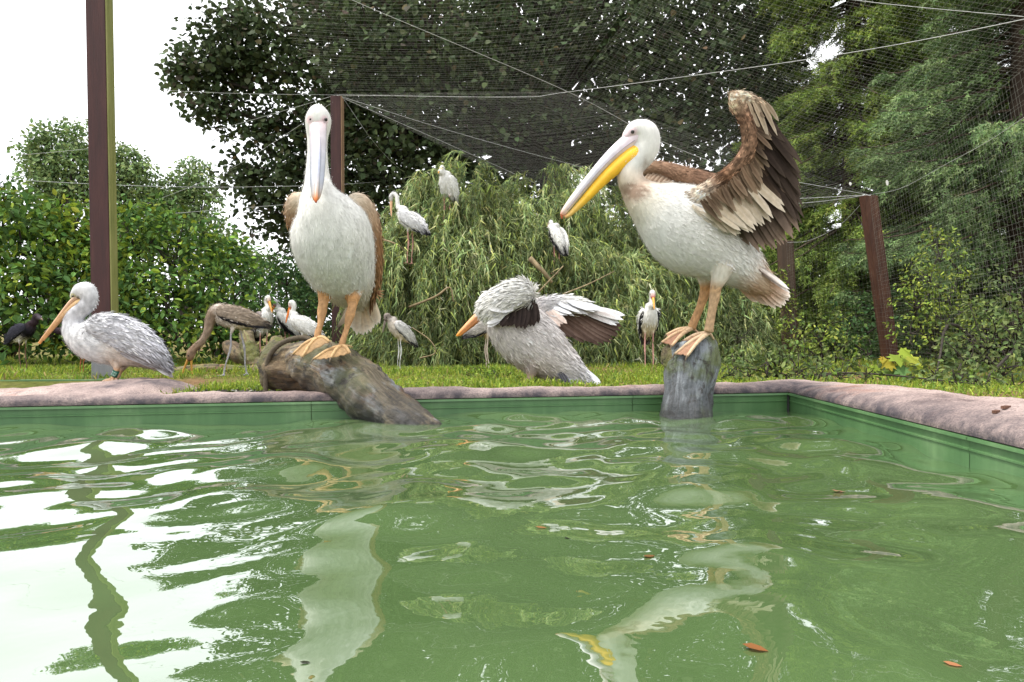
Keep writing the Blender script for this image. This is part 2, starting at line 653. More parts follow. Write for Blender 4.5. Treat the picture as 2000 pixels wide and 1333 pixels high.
# --- second, lower pool behind on the left: mound of its rim and a strip of its liner
mound = thing('concrete_mound', 'low grey concrete mound under the standing grey pelican', 'mound', P(200, 760, 5.4))
g = G()
rows = []
for px, ty, hw in ((-160, 762, 0.5), (-40, 759, 0.5), (60, 756, 0.52), (120, 751, 0.55), (180, 745, 0.58), (230, 741, 0.6), (290, 739, 0.6), (335, 740, 0.55), (365, 748, 0.42), (392, 760, 0.25), (404, 768, 0.08)):
    p = P(px, ty, 5.55)
    hh = max(0.02, 0.5 + p[2] + 0.12)
    rows.append([p[0], 5.45, p[2] - hh, hw, hh])
V, F, _, _ = loft(rows, (0, 1, 0), 60, 40)
V[:, 2] += 0.010 * snoise(V, 0.5, 9) + 0.005 * snoise(V, 0.12, 10)
gr = np.clip(0.45 + 0.55 * snoise(V, 0.5, 14), 0, 1) * np.clip((V[:, 0] + 3.4) / 0.5, 0, 1)
g.add(V, F, np.repeat(gr[:, None], 3, 1))
g.build('mound_body', M['concrete'], mound)
board = thing('pool_edging', 'weathered green edging strip of the second pool at the foot of the tall post', 'edging', P(60, 757, 6.15))
for a, b_ in ((-260, -60), (-60, 38), (40, 178), (180, 232)):
    p0, p1 = P(a, 742, 6.2 - 0.0006 * a), P(b_, 742, 6.2 - 0.0006 * b_)
    V, F = box(p0[0] + .001, p1[0] - .001, 6.16, 6.19, -0.53, p0[2] - 0.012)
    G().add(V, F).build('board', M['liner'], board, False)
    V, F = box(p0[0] + .001, p1[0] - .001, 6.14, 6.2, p0[2] - 0.012, p0[2])
    G().add(V, F).build('lip', M['liner'], board, False)


# --- logs
def wood_mat(name, cols, wetz, moss=None, rust=None, drop=0.0):
    """Weathered wood; the mesh attribute carries (distance along, across, across) so grain follows the log."""
    m, t, b = new_mat(name)
    v = coords(t)
    at = nd(t, 'ShaderNodeAttribute', attribute_name='Col')

    def grain(s):
        mp = nd(t, 'ShaderNodeMapping')
        mp.inputs['Scale'].default_value = s
        t.links.new(at.outputs['Vector'], mp.inputs[0])
        return mp.outputs[0]
    c = ramp(t, noise(t, grain((4, 9, 9)), 1.0, 8, 0.7), cols)
    fine = ramp(t, noise(t, grain((9, 70, 70)), 1.0, 8, 0.7), [(0.34, (0.16, 0.15, 0.14)), (0.50, (0.95, 0.95, 0.95)), (0.70, (1.5, 1.48, 1.45))])
    c = mix(t, 1.0, c, fine, 'MULTIPLY')
    if rust:
        rf = ramp(t, noise(t, grain((3, 8, 8)), 1.7, 6), [(0.55, (0, 0, 0)), (0.68, (0.65, 0.65, 0.65))])
        c = mix(t, rf, c, rust)
    if drop:
        df = ramp(t, noise(t, grain((5, 14, 14)), 0.8, 7, 0.7), [(0.54, (0, 0, 0)), (0.66, (drop,) * 3)])
        c = mix(t, df, c, srgb(186, 190, 196))
    if moss:
        mf = ramp(t, noise(t, v, 4.1, 6), [(0.50, (0, 0, 0)), (0.62, (0.8, 0.8, 0.8))])
        c = mix(t, mf, c, moss)
    spots = ramp(t, noise(t, grain((14, 26, 26)), 1.0, 5, 0.65), [(0.54, (0, 0, 0)), (0.64, (0.9, 0.9, 0.9))])
    c = mix(t, spots, c, srgb(52, 46, 40))
    # waterline: the soaked foot of the log
    sp = nd(t, 'ShaderNodeSeparateXYZ')
    t.links.new(v, sp.inputs[0])
    mr = nd(t, 'ShaderNodeMapRange')
    mr.inputs['From Min'].default_value = wetz + 0.30
    mr.inputs['From Max'].default_value = wetz
    t.links.new(sp.outputs['Z'], mr.inputs[0])
    wn = nd(t, 'ShaderNodeMath', operation='MULTIPLY')
    t.links.new(mr.outputs[0], wn.inputs[0])
    t.links.new(ramp(t, noise(t, grain((6, 20, 20)), 1.0, 6), [(0.33, (0.25,) * 3), (0.50, (1,) * 3)]), wn.inputs[1])
    c = mix(t, wn.outputs[0], c, srgb(34, 33, 33))
    t.links.new(c, b.inputs['Base Color'])
    rr = nd(t, 'ShaderNodeMapRange')
    rr.inputs['To Min'].default_value = 0.7
    rr.inputs['To Max'].default_value = 0.28
    t.links.new(wn.outputs[0], rr.inputs[0])
    t.links.new(rr.outputs[0], b.inputs['Roughness'])
    h = nd(t, 'ShaderNodeMath', operation='ADD')
    t.links.new(noise(t, grain((10, 60, 60)), 1.0, 8, 0.75), h.inputs[0])
    t.links.new(noise(t, v, 28, 7, 0.7), h.inputs[1])
    bump(t, b, h.outputs[0], 1.0, 0.014)
    return m


M['log_tan'] = wood_mat('weathered_log', [(0.30, srgb(62, 54, 44)), (0.43, srgb(104, 92, 74)), (0.53, srgb(144, 130, 104)), (0.64, srgb(120, 116, 108)), (0.75, srgb(160, 152, 138))], -0.44, srgb(84, 88, 52), srgb(150, 98, 58), 0.95)
M['log_grey'] = wood_mat('grey_soaked_log', [(0.3, srgb(78, 82, 86)), (0.46, srgb(116, 122, 128)), (0.6, srgb(146, 152, 158)), (0.75, srgb(120, 108, 88))], -0.47, srgb(88, 98, 36), None, 0.3)
M['log_pale'] = wood_mat('pale_dead_wood', [(0.3, srgb(86, 74, 54)), (0.5, srgb(124, 110, 82)), (0.62, srgb(114, 112, 68)), (0.75, srgb(150, 134, 106))], -5, srgb(106, 112, 54), srgb(140, 94, 60))
M['log_dark'] = wood_mat('dark_rotten_wood', [(0.3, srgb(60, 48, 36)), (0.5, srgb(98, 80, 58)), (0.65, srgb(122, 106, 78)), (0.75, srgb(80, 66, 52))], -5, srgb(84, 86, 44))


def log_geo(ctrl, n=90, sides=48, amp=0.012, seed=1, ref=(0, 1, 0), knots=()):
    V, F, _, tg = loft(ctrl, ref, n, sides)
    cen = crom(np.asarray(ctrl)[:, :3], n)
    cc = np.vstack([np.repeat(cen, sides, 0), cen[:1], cen[-1:]])
    rad = nrm(V - cc)
    dsp = amp * snoise(V, 0.28, seed) + amp * 0.45 * snoise(V, 0.07, seed + 1, 2)
    # flutes that run along the log
    th = np.tile(np.arange(sides) / sides * 2 * math.pi, n)
    th = np.concatenate([th, [0, 0]])
    dsp += amp * 0.4 * np.sin(th * 5 + 3 * snoise(V, 0.6, seed + 2, 1))
    for kp, kr, kh in knots:
        dd = np.linalg.norm(V - np.asarray(kp), axis=1)
        dsp += kh * np.exp(-(dd / kr) ** 2)
    al = np.concatenate([[0], np.cumsum(np.linalg.norm(np.diff(cen, axis=0), axis=1))])
    al = np.concatenate([np.repeat(al, sides), [al[0], al[-1]]])
    r0 = float(np.mean(np.asarray(ctrl)[:, 3]))
    return V + rad * dsp[:, None], F, np.column_stack([al + 0.04 * snoise(V, 0.3, seed + 5), r0 * np.cos(th), r0 * np.sin(th)])


log1 = thing('sloping_log', 'thick weathered log sloping over the pool rim into the water', 'log', P(760, 800, 3.35))
rows = []
for px, py, d, r in ((590, 708, 3.66, 38), (606, 708, 3.62, 46), (640, 720, 3.56, 53), (690, 750, 3.46, 53), (733, 784, 3.38, 50), (775, 814, 3.31, 49), (820, 842, 3.25, 42), (866, 870, 3.20, 22), (886, 888, 3.18, 6)):
    p = P(px, py, d)
    rows.append([*p, r * d / FOC, r * d / FOC])
V, F, lc = log_geo(rows, 110, 56, 0.010, 31, (0, 1, 0.3), [(P(700, 780, 3.3), 0.08, 0.02), (P(790, 790, 3.2), 0.08, -0.015), (P(610, 735, 3.45), 0.07, -0.02)])
G().add(V, F, lc).build('trunk', M['log_tan'], log1)
log1b = thing('log_stub', 'short brown log stub lying on the rim behind the sloping log', 'log', P(560, 766, 3.75))
rows = []
for px, py, d, r in ((526, 716, 3.80, 30), (534, 716, 3.79, 44), (560, 716, 3.76, 50), (590, 718, 3.72, 50), (625, 722, 3.67, 44), (640, 726, 3.65, 20)):
    p = P(px, py, d)
    rows.append([*p, r * d / FOC, r * d / FOC])
V, F, lc = log_geo(rows, 60, 44, 0.010, 41, (0, 1, 0.3))
G().add(V, F, lc).build('trunk', M['log_dark'], log1b)
rows = []
for px, py, d, r in ((560, 756, 3.74, 14), (600, 762, 3.68, 16), (650, 772, 3.60, 18), (690, 785, 3.50, 14)):
    p = P(px, py, d)
    rows.append([*p, r * d / FOC, r * d / FOC])
V, F, lc = log_geo(rows, 30, 20, 0.006, 43, (0, 1, 0.3))
G().add(V, F, lc).build('root', M['log_dark'], log1b)

log2 = thing('upright_log', 'grey soaked log rising steeply out of the water with mossy rounded top', 'log', P(1340, 820, 3.6))
rows = []
for px, py, d, r in ((1336, 900, 3.52, 56), (1338, 850, 3.54, 55), (1340, 812, 3.56, 52), (1343, 770, 3.59, 47), (1348, 730, 3.63, 50), (1354, 700, 3.66, 52), (1356, 680, 3.68, 46), (1354, 666, 3.69, 32), (1352, 659, 3.69, 8)):
    p = P(px, py, d)
    rows.append([*p, r * d / FOC, r * d / FOC])
V, F, lc = log_geo(rows, 100, 60, 0.007, 51, (1, 0, 0), [(P(1385, 720, 3.55), 0.07, 0.012)])
G().add(V, F, lc).build('trunk', M['log_grey'], log2)
rows = []
for px, py, d, r in ((1298, 694, 3.64, 12), (1303, 695, 3.645, 22), (1318, 700, 3.66, 26), (1340, 712, 3.70, 28)):
    p = P(px, py, d)
    rows.append([*p, r * d / FOC, r * d / FOC])
V, F, lc = log_geo(rows, 30, 28, 0.004, 53, (0, 1, 0))
G().add(V, F, lc).build('broken_branch', M['log_pale'], log2)

# rope looped over the log stub
rp_ = [P(519, 768, 3.66), P(519, 745, 3.66), P(522, 712, 3.65), P(530, 690, 3.64), P(545, 674, 3.63), P(566, 664, 3.63), P(590, 660, 3.62), P(606, 664, 3.6), P(618, 676, 3.59)]
V, F = tube(crom(rp_, 120), 0.013, 120, 10)
cen = crom(crom(rp_, 120), 120)
tw = np.concatenate([np.repeat(np.arange(120), 10), [0, 119]])
tt = np.concatenate([np.tile(np.arange(10), 120), [0, 0]])
k = 1 + 0.16 * np.cos(3 * (tt / 10 * 2 * math.pi + tw * 0.55))
cc = np.vstack([np.repeat(cen, 10, 0), cen[:1], cen[-1:]])
V = cc + (V - cc) * k[:, None]
rope = G().add(V, F, srgb(92, 84, 72)).build('rope', attr_mat('rope', 0.9, 0.1, 0, 0.3, 60, 120, 0.6, 0.004))
tag(rope, 'thick grey-brown rope bent in an arc over the log stub', 'rope')

# dead wood on the grass behind
for name, label, rows_, mt in (
    ('broken_trunk', 'pale mossy broken trunk section standing behind the stooping stork', [(480, 652, 8.6, 12), (483, 665, 8.55, 15), (490, 692, 8.5, 16), (497, 716, 8.45, 14)], 'log_pale'),
    ('rotten_stump', 'rotten red-brown stump end on the grass between the storks', [(442, 676, 8.9, 10), (452, 682, 8.8, 15), (470, 694, 8.7, 17), (500, 708, 8.5, 15), (530, 718, 8.3, 11), (545, 724, 8.2, 5)], 'log_dark'),
    ('fallen_branch', 'long thin fallen branch lying across the grass by the stooping stork', [(318, 722, 7.6, 4), (350, 726, 7.6, 9), (400, 722, 7.8, 10), (450, 722, 7.9, 9), (510, 724, 7.9, 7), (555, 722, 7.8, 4)], 'log_pale'),
    ('leaning_trunk', 'pale weathered trunk end seen behind the rope and log stub', [(524, 700, 7.2, 16), (534, 684, 7.3, 18), (544, 668, 7.4, 15), (548, 662, 7.4, 6)], 'log_pale'),
    ('dark_trunk', 'dark moss-covered trunk piece lying under the willow', [(776, 690, 9.0, 10), (795, 694, 9.0, 22), (820, 697, 9.0, 22), (842, 704, 9.0, 12)], 'log_dark')):
    t_ = thing(name, label, 'dead wood', P(rows_[len(rows_) // 2][0], rows_[-1][1], rows_[-1][2]))
    rows = []
    for px, py, d, r in rows_:
        p = P(px, py, d)
        rows.append([*p, r * d / FOC, r * d / FOC])
    V, F, lc = log_geo(rows, 40, 28, 0.012, hash(name) % 97 if False else len(name) * 7, (0.1, 1, 0.2))
    G().add(V, F, lc).build('trunk', M[mt], t_)


# --- posts of the aviary
def post_mat(name, c0, c1, c2):
    m, t, b = new_mat(name)
    v = coords(t, (3, 3, 0.35))
    c = ramp(t, noise(t, v, 5, 7, 0.7), [(0.3, c0), (0.5, c1), (0.7, c2)])
    t.links.new(c, b.inputs['Base Color'])
    b.inputs['Roughness'].default_value = 0.7
    bump(t, b, noise(t, coords(t, (8, 8, 0.5)), 14, 5), 0.4, 0.006)
    return m


M['post_red'] = post_mat('maroon_timber', srgb(44, 20, 21), srgb(58, 27, 27), srgb(74, 40, 36))
M['post_moss'] = post_mat('algae_timber', srgb(92, 98, 48), srgb(122, 124, 68), srgb(136, 132, 84))
M['post_tan'] = post_mat('bare_timber', srgb(110, 84, 62), srgb(134, 104, 78), srgb(150, 126, 98))
M['post_brown'] = post_mat('brown_timber', srgb(62, 36, 28), srgb(82, 50, 38), srgb(100, 66, 50))
M['post_dark'] = post_mat('dark_timber', srgb(52, 38, 28), srgb(74, 56, 42), srgb(92, 74, 56))
M['shoe'] = post_mat('grey_metal', srgb(104, 106, 110), srgb(122, 124, 128), srgb(140, 140, 142))


def post(name, label, base, top, wx_, dy_, face, side, shoe=0.0):
    """Squared timber from base to top (world points of the front face's centre line), its right side another tone."""
    t_ = thing(name, label, 'post', base, 'posts of the aviary')
    base, top = np.array(base), np.array(top)
    ax = top - base

    def prism(f0, f1, xa, xb, ya, yb, nm, mt):
        g = G()
        V = []
        for f in (f0, f1):
            c = base + ax * f
            V += [[c[0] + xa, c[1] + ya, c[2]], [c[0] + xb, c[1] + ya, c[2]], [c[0] + xb, c[1] + yb, c[2]], [c[0] + xa, c[1] + yb, c[2]]]
        F = np.array([[3, 2, 1, 0], [4, 5, 6, 7], [0, 1, 5, 4], [1, 2, 6, 5], [2, 3, 7, 6], [3, 0, 4, 7]])
        g.add(V, F)
        o = g.build(nm, M[mt], t_, False)
        bv = o.modifiers.new('bevel', 'BEVEL')
        bv.width = 0.006
        bv.segments = 2
        return o
    f = shoe / np.linalg.norm(ax)
    prism(f if shoe else -0.02, 1, -wx_ / 2, wx_ / 2, 0, dy_, 'timber', face)
    prism(f if shoe else -0.02, 1, wx_ / 2 + 0.0005, wx_ / 2 + 0.016, 0.003, dy_ - 0.003, 'side_board', side)
    if shoe:
        prism(-0.05, f - 0.001, -wx_ / 2 - 0.006, wx_ / 2 + 0.020, -0.006, dy_ + 0.006, 'post_shoe', 'shoe')
    return t_


pt = lambda px, py, d: P(px, py, d)
b1 = on_ground(194, 742, 5, 8)
POST1 = np.array([b1[0] - 0.012, 6.35, gz(b1[0], 6.35)])
post('aviary_post', 'tall maroon timber post with grey shoe and mossy side behind the grey pelican', POST1, POST1 + np.array([-0.03, 0, 3.8]), 0.170, 0.115, 'post_red', 'post_moss', 0.26)
b2 = P(658, 690, 10.0)
post('aviary_post', 'maroon timber post behind the front-facing pelican where the cables meet', (b2[0], 10.0, gz(b2[0], 10)), P(655, 187, 10.0), 0.14, 0.15, 'post_red', 'post_tan')
b3 = P(803, 690, 16.0)
post('aviary_post', 'far short-looking maroon post rising behind the willow mound', (b3[0], 16.0, gz(b3[0], 16)), P(803, 350, 16.0), 0.155, 0.16, 'post_red', 'post_tan')
post('aviary_post', 'leaning brown post netted along its edge beside the yellow-green shrub', P(1744, 708, 9.6), P(1700, 382, 9.2), 0.165, 0.14, 'post_brown', 'post_brown')
post('aviary_post', 'dark timber post with climbing vines among the spruces', P(1548, 704, 11.0), P(1536, 470, 11.0), 0.19, 0.16, 'post_dark', 'post_dark')
post('aviary_post', 'thin dark post behind the tail of the wing-raising pelican', P(1450, 700, 12.0), P(1446, 540, 12.0), 0.13, 0.12, 'post_red', 'post_red')

# --- cables
T2 = P(656, 186, 10.0)
T3 = P(803, 349, 16.0)
TR = P(1698, 381, 9.2)
XC = P(1110, 180, 8.2)


def cable(label, pts, r=0.0042, sag=0.0):
    pts = np.array(pts, float)
    if sag and len(pts) == 2:
        tt_ = np.linspace(0, 1, 24)[:, None]
        pts = pts[0] * (1 - tt_) + pts[1] * tt_
        pts[:, 2] -= sag * 4 * (tt_ * (1 - tt_))[:, 0]
    else:
        pts = crom(pts, 40)
    V, F = tube(pts, r * 0.72, len(pts), 6)
    o = G().add(V, F, (0.46, 0.47, 0.46)).build('cable', M['cable'])
    tag(o, label, 'cable', 'cables of the aviary net')


cable('pale cable running right from the tall middle post over the wing-raising pelican', [T2, P(1000, 190, 9.0), XC, P(1600, 113, 6.6), P(2000, 38, 5.4), P(2300, -40, 4.8)])
cable('pale cable crossing above the willow down to the leaning brown post', [P(560, -62, 6.0), P(700, 6, 6.6), XC, P(1300, 280, 8.7), P(1460, 336, 9.0), TR])
cable('thin cable dropping right from the middle post behind the yellow bill', [T2, P(900, 262, 11), P(1150, 330, 12.5), P(1420, 395, 14)], 0.0045)
cable('thin cable dropping from the middle post to the willow top', [T2, P(860, 275, 11), P(1050, 360, 12.5)], 0.0045)
cable('slack thin cable curving down from the middle post to the far short post', [P(672, 195, 10.2), P(740, 290, 11), P(800, 348, 16)], 0.003)
cable('thin cable running left from the middle post across the tree', [T2, P(430, 182, 8), P(150, 166, 7), P(-100, 148, 6.4)], 0.0026)
cable('thin cable falling left from the middle post toward the hedge', [T2, P(560, 215, 10.4), P(400, 258, 11), P(200, 288, 11.5), P(-60, 312, 12)], 0.0035)
cable('thin cable falling steeply left behind the front-facing pelican', [P(650, 200, 10), P(540, 275, 10.5), P(420, 345, 11), P(230, 420, 11.5)], 0.0035)
cable('far level cable from the far short post past the tall maroon post', [T3, P(660, 361, 14), P(430, 366, 12.5), P(230, 362, 11.5), P(-60, 347, 10.5)], 0.005)
cable('far cable sloping left from the far short post behind the pelican', [T3, P(660, 388, 14.5), P(430, 410, 13.5), P(230, 425, 12.5)], 0.005)
cable('low cable running level to the top of the leaning brown post', [P(1140, 388, 12.5), P(1400, 392, 11), P(1560, 388, 10), TR], 0.004)
cable('cable passing behind the raised wing to the leaning brown post', [P(1180, 400, 13), P(1420, 404, 11), P(1580, 396, 10), TR], 0.004)
cable('high pale cable crossing in front of the spruces at the aviary roof', [P(1500, -30, 7.0), P(1680, 2, 6.4), P(2000, 33, 5.6), P(2300, 55, 5.0)], 0.0035)
cable('sagging net cable between the leaning post and the dark vine-covered post', [TR, P(1640, 440, 9.8), P(1580, 470, 10.6), P(1538, 474, 11.0)], 0.0035)
cable('sagging net cable rising from the leaning brown post past the spruce', [TR, P(1760, 368, 8.4), P(1850, 320, 7.4), P(1940, 270, 6.6), P(2100, 160, 5.6)], 0.003)

# --- net: real strands between the cables
net = thing('aviary_net', 'fine pale wire netting stretched over and beside the aviary', 'net', P(1745, 705, 9.6))


def net_panel(name, corners, step, r, sag=0.0, sagdir=(0, 0, -1)):
    """Two families of thin ribbons over a bilinear patch a-b-c-d."""
    a, b_, c_, d_ = [np.array(v, float) for v in corners]
    sd = np.array(sagdir, float)

    def S_(u, v):
        p = a * (1 - u) * (1 - v) + b_ * u * (1 - v) + c_ * u * v + d_ * (1 - u) * v
        return p + sd * sag * 16 * u * (1 - u) * v * (1 - v) * 0.25
    Lu = max(np.linalg.norm(b_ - a), np.linalg.norm(c_ - d_))
    Lv = max(np.linalg.norm(d_ - a), np.linalg.norm(c_ - b_))
    g = G()
    nr = np.random.default_rng(77)
    m_ = 14
    tt_ = np.linspace(0, 1, m_)[:, None]
    for fam, nn in ((0, int(Lv / step)), (1, int(Lu / step))):
        for k in range(nn + 1):
            s_ = np.full((m_, 1), np.clip((k + nr.normal(0, 0.16)) / max(nn, 1), 0, 1)) + nr.normal(0, 0.0008, (m_, 1))
            pts = S_(tt_, s_) if fam == 0 else S_(s_, tt_)
            tg_ = nrm(np.gradient(pts, axis=0))
            vw = nrm(pts)
            sd1 = nrm(np.cross(tg_, vw)) * r
            sd2 = np.cross(tg_, sd1 / r) * r
            V = np.concatenate([pts + sd1, pts - 0.5 * sd1 + 0.87 * sd2, pts - 0.5 * sd1 - 0.87 * sd2])
            i_ = np.arange(m_ - 1)
            F = np.concatenate([np.stack([i_ + o1 * m_, i_ + 1 + o1 * m_, i_ + 1 + o2 * m_, i_ + o2 * m_], -1) for o1, o2 in ((0, 1), (1, 2), (2, 0))])
            g.add(V, F, (0.24, 0.24, 0.21))
    o = g.build(name, M['wire'], net)
    o['kind'] = 'stuff'
    return o


net_panel('roof_net', [T2, XC, P(1400, -260, 6.0), P(300, -260, 6.0)], 0.06, 0.0006, 0.5)
net_panel('roof_net', [XC, TR, P(2150, 15, 5.2), P(1350, -120, 6.4)], 0.055, 0.0006, 0.5)
net_panel('roof_net', [T2, XC, TR, P(1250, 470, 13.5)], 0.06, 0.0007, 0.35)
net_panel('side_net', [TR, P(1742, 706, 9.5), P(2300, 820, 4.9), P(2150, 15, 5.2)], 0.06, 0.0007, 0.2, (1, 0, 0))
net_panel('side_net', [TR, P(1742, 706, 9.5), P(1546, 704, 10.9), P(1536, 472, 10.9)], 0.06, 0.0008, 0.0)


# ================================================================== VEGETATION
OV = np.array([[0, 0, 0], [0.3, 0.25, 0.05], [0.68, 0.21, 0.03], [1, 0, -0.10], [0.68, -0.21, 0.03], [0.3, -0.25, 0.05]])
OVF = [np.array([[0, 3, 2, 1], [0, 5, 4, 3]])]
MP = np.array([[0, 0, 0], [0.10, 0.46, 0.02], [0.55, 0.44, 0.0], [1, 0, -0.1], [0.55, -0.44, 0.0], [0.10, -0.46, 0.02]])
MPF = [np.array([[0, 3, 2, 1], [0, 5, 4, 3]])]
WL = np.array([[0, 0, 0], [0.4, 0.075, 0.02], [1, 0, -0.12], [0.4, -0.075, 0.02]])
WLF = [np.array([[0, 3, 2, 1]])]


def limb(g, p0, p1, r0, r1, bow=0.15, col=(0.05, 0.042, 0.035), n=8, sides=6):
    p0, p1 = np.array(p0, float), np.array(p1, float)
    mid = (p0 + p1) / 2 + rng.normal(0, bow, 3) * np.linalg.norm(p1 - p0)
    V, F = tube(crom([p0, mid, p1], n), np.linspace(r0, r1, n), n, sides)
    g.add(V, F, col)


def spray_leaves(cent, rad, per, size, T, Fc, pal, flat=0.35, droop=0.35, tilt=0.55):
    """Flat drooping sprays of leaves round each centre."""
    n = len(cent) * per
    ci = np.repeat(np.arange(len(cent)), per)
    nrmv = nrm(np.array([0, 0, 1.0]) + rng.normal(0, tilt, (len(cent), 3)))
    a = nrm(np.cross(nrmv, rand_dirs(len(cent))))
    b = np.cross(nrmv, a)
    th = rng.uniform(0, 2 * math.pi, n)
    rr = np.sqrt(rng.uniform(0.02, 1, n))
    R = np.broadcast_to(np.asarray(rad, float), (len(cent),))[ci]
    out_ = a[ci] * np.cos(th)[:, None] + b[ci] * np.sin(th)[:, None]
    pos = cent[ci] + out_ * (rr * R)[:, None] + nrmv[ci] * (rng.normal(0, flat, n) * R * 0.5)[:, None]
    pos[:, 2] -= droop * rr ** 2 * R
    ax = nrm(out_ + rng.normal(0, 0.5, (n, 3)) + np.array([0, 0, -0.45]))
    up = nrm(nrmv[ci] + rng.normal(0, 0.45, (n, 3)))
    tone = np.exp(rng.normal(0, 0.16, len(cent)))[ci]
    col = pick(pal, n) * tone[:, None]
    V, F = scatter(T, Fc, pos, ax, up, size * rng.uniform(0.65, 1.25, n))
    return V, F, np.repeat(col, len(T), 0)


def ball_pts(c, r, n, squash=1.0):
    d = rand_dirs(n) * (rng.uniform(0, 1, (n, 1)) ** 0.45) * r
    d[:, 2] *= squash
    return np.asarray(c) + d


# --- big dark maple
maple = thing('maple_tree', 'huge dark maple with spreading crown filling the background behind the willow', 'tree', (1.1, 17.5, gz(1.1, 17.5)))
tb = np.array([1.1, 17.5, float(gz(1.1, 17.5)) - 0.1])
fork = P(1085, 300, 17.5)
g = G()
V, F = tube(crom([tb, tb + [0.05, 0, 1.5], fork, fork + [0.1, 0.2, 4], fork + [0, 0, 9]], 24), np.linspace(0.62, 0.14, 24), 24, 14)
V += 0.05 * np.column_stack([snoise(V, 0.8, 61), snoise(V, 0.8, 62), snoise(V, 0.8, 63)])
g.add(V, F, (0.045, 0.04, 0.035))
blobs = [(455, 40, 15, 62), (405, 120, 15, 60), (365, 140, 15, 34), (470, 130, 15.5, 70), (415, 205, 15, 42), (560, 70, 15, 105), (525, 245, 15.5, 75), (490, 345, 16, 55), (545, 420, 16.5, 62),
         (560, 330, 15.5, 70), (640, 200, 15, 115), (650, 340, 15.5, 110), (700, 80, 14.5, 135), (790, 250, 15, 130), (850, 110, 14.5, 150), (750, 400, 16, 105), (900, 340, 16, 120),
         (985, 200, 15.5, 125), (1000, 50, 15, 150), (1150, 80, 15.5, 150), (1140, 215, 16.5, 95), (1250, 180, 15, 140), (1300, 50, 15, 160), (1350, 280, 15.5, 120), (1400, 150, 15.5, 150),
         (1480, 50, 16, 120), (1500, 230, 16.5, 110), (1540, 340, 17, 95), (1240, 370, 17, 80), (1040, 330, 18, 90), (1450, 400, 17, 100), (1320, 430, 18, 90), (620, 460, 18, 60), (850, 450, 18, 90)]
for k in range(26):
    blobs.append((rng.uniform(520, 1500), rng.uniform(-420, -60), rng.uniform(14.5, 20), rng.uniform(120, 190)))
for k in range(10):
    blobs.append((rng.uniform(650, 1500), rng.uniform(-100, 330), rng.uniform(19, 21.5), rng.uniform(110, 170)))
cents = []
for px, py, d, r in blobs:
    c = P(px, py, d)
    rm = r * d / FOC
    nn = int(26 + 42 * rm * rm) if py > -60 else int(14 + 20 * rm * rm)
    cents.append(ball_pts(c, rm, nn, 0.8))
    start = fork + (c - fork) * rng.uniform(0.0, 0.15) + np.array([0, 0, max(0, (c - fork)[2]) * 0.3])
    limb(g, start, c, 0.13, 0.025, 0.07)
    for p in cents[-1][:5]:
        limb(g, c + rng.normal(0, 0.1, 3), p, 0.028, 0.008, 0.08, n=5, sides=5)
V, F = tube(crom([fork, P(1150, 320, 17), P(1240, 250, 16.5), P(1330, 215, 16)], 14), np.linspace(0.3, 0.1, 14), 14, 9)
g.add(V, F, (0.04, 0.036, 0.032))
g.build('trunk', M['bark'], maple)
cents = np.vstack(cents)
pal = [(5, (0.058, 0.082, 0.040)), (4, (0.078, 0.106, 0.050)), (0.6, (0.070, 0.062, 0.044)), (1.6, (0.10, 0.13, 0.060)), (0.2, (0.12, 0.10, 0.05))]
V, F, c_ = spray_leaves(cents, rng.uniform(0.25, 0.55, len(cents)), 18, 0.112, MP, MPF, pal)
print('maple leaves', len(cents) * 17)
G().add(V, F, c_).build('crown', M['leaf'], maple, False)


# --- broad-leaved trees and shrubs made of lumps
def leafy(name, label, cat, lumps, per_m2, leaf, pal, base, T=OV, Fc=OVF, trunk_r=0.05, group=None, spr=0.22, per=14, stems=6):
    """lumps: (centre xyz, radius). Leaves fill the outer half of every lump."""
    t_ = thing(name, label, cat, base, group)
    cs = []
    g = G()
    base = np.array(base, float)
    for c, r in lumps:
        n = max(6, int(per_m2 * r * r))
        d = rand_dirs(n)
        d[:, 2] = np.abs(d[:, 2]) * np.where(rng.uniform(0, 1, n) < 0.72, 1, -1)
        rr = r * (0.55 + 0.5 * rng.uniform(0, 1, n) ** 0.6)
        cs.append(np.asarray(c) + d * rr[:, None])
        limb(g, base, c, trunk_r, trunk_r * 0.3, 0.06)
        for p in cs[-1][:stems]:
            limb(g, np.asarray(c) - [0, 0, r * 0.3], p, trunk_r * 0.3, 0.004, 0.06, n=5, sides=4)
    cs = np.vstack(cs)
    cs = cs[cs[:, 2] > gz(cs[:, 0], cs[:, 1]) + 0.03]
    V, F, c_ = spray_leaves(cs, spr * rng.uniform(0.6, 1.3, len(cs)), per, leaf, T, Fc, pal, 0.5, 0.3, 0.7)
    V[:, 2] = np.maximum(V[:, 2], gz(V[:, 0], V[:, 1]) + 0.004)
    g.build('trunk', M['bark'], t_)
    G().add(V, F, c_).build('crown', M['leaf'], t_, False)
    return t_


HEDGE = [(5, (0.069, 0.136, 0.039)), (3, (0.101, 0.187, 0.041)), (2, (0.154, 0.245, 0.039)), (1, (0.262, 0.331, 0.039))]
YEL = [(3, (0.208, 0.286, 0.033)), (3, (0.130, 0.221, 0.039)), (2, (0.072, 0.143, 0.039)), (1, (0.312, 0.351, 0.052))]
DARKH = [(5, (0.046, 0.098, 0.034)), (3, (0.072, 0.137, 0.039)), (1, (0.117, 0.182, 0.046))]


def px_lumps(rows):
    return [(P(px, py, d), r * d / FOC) for px, py, d, r in rows]


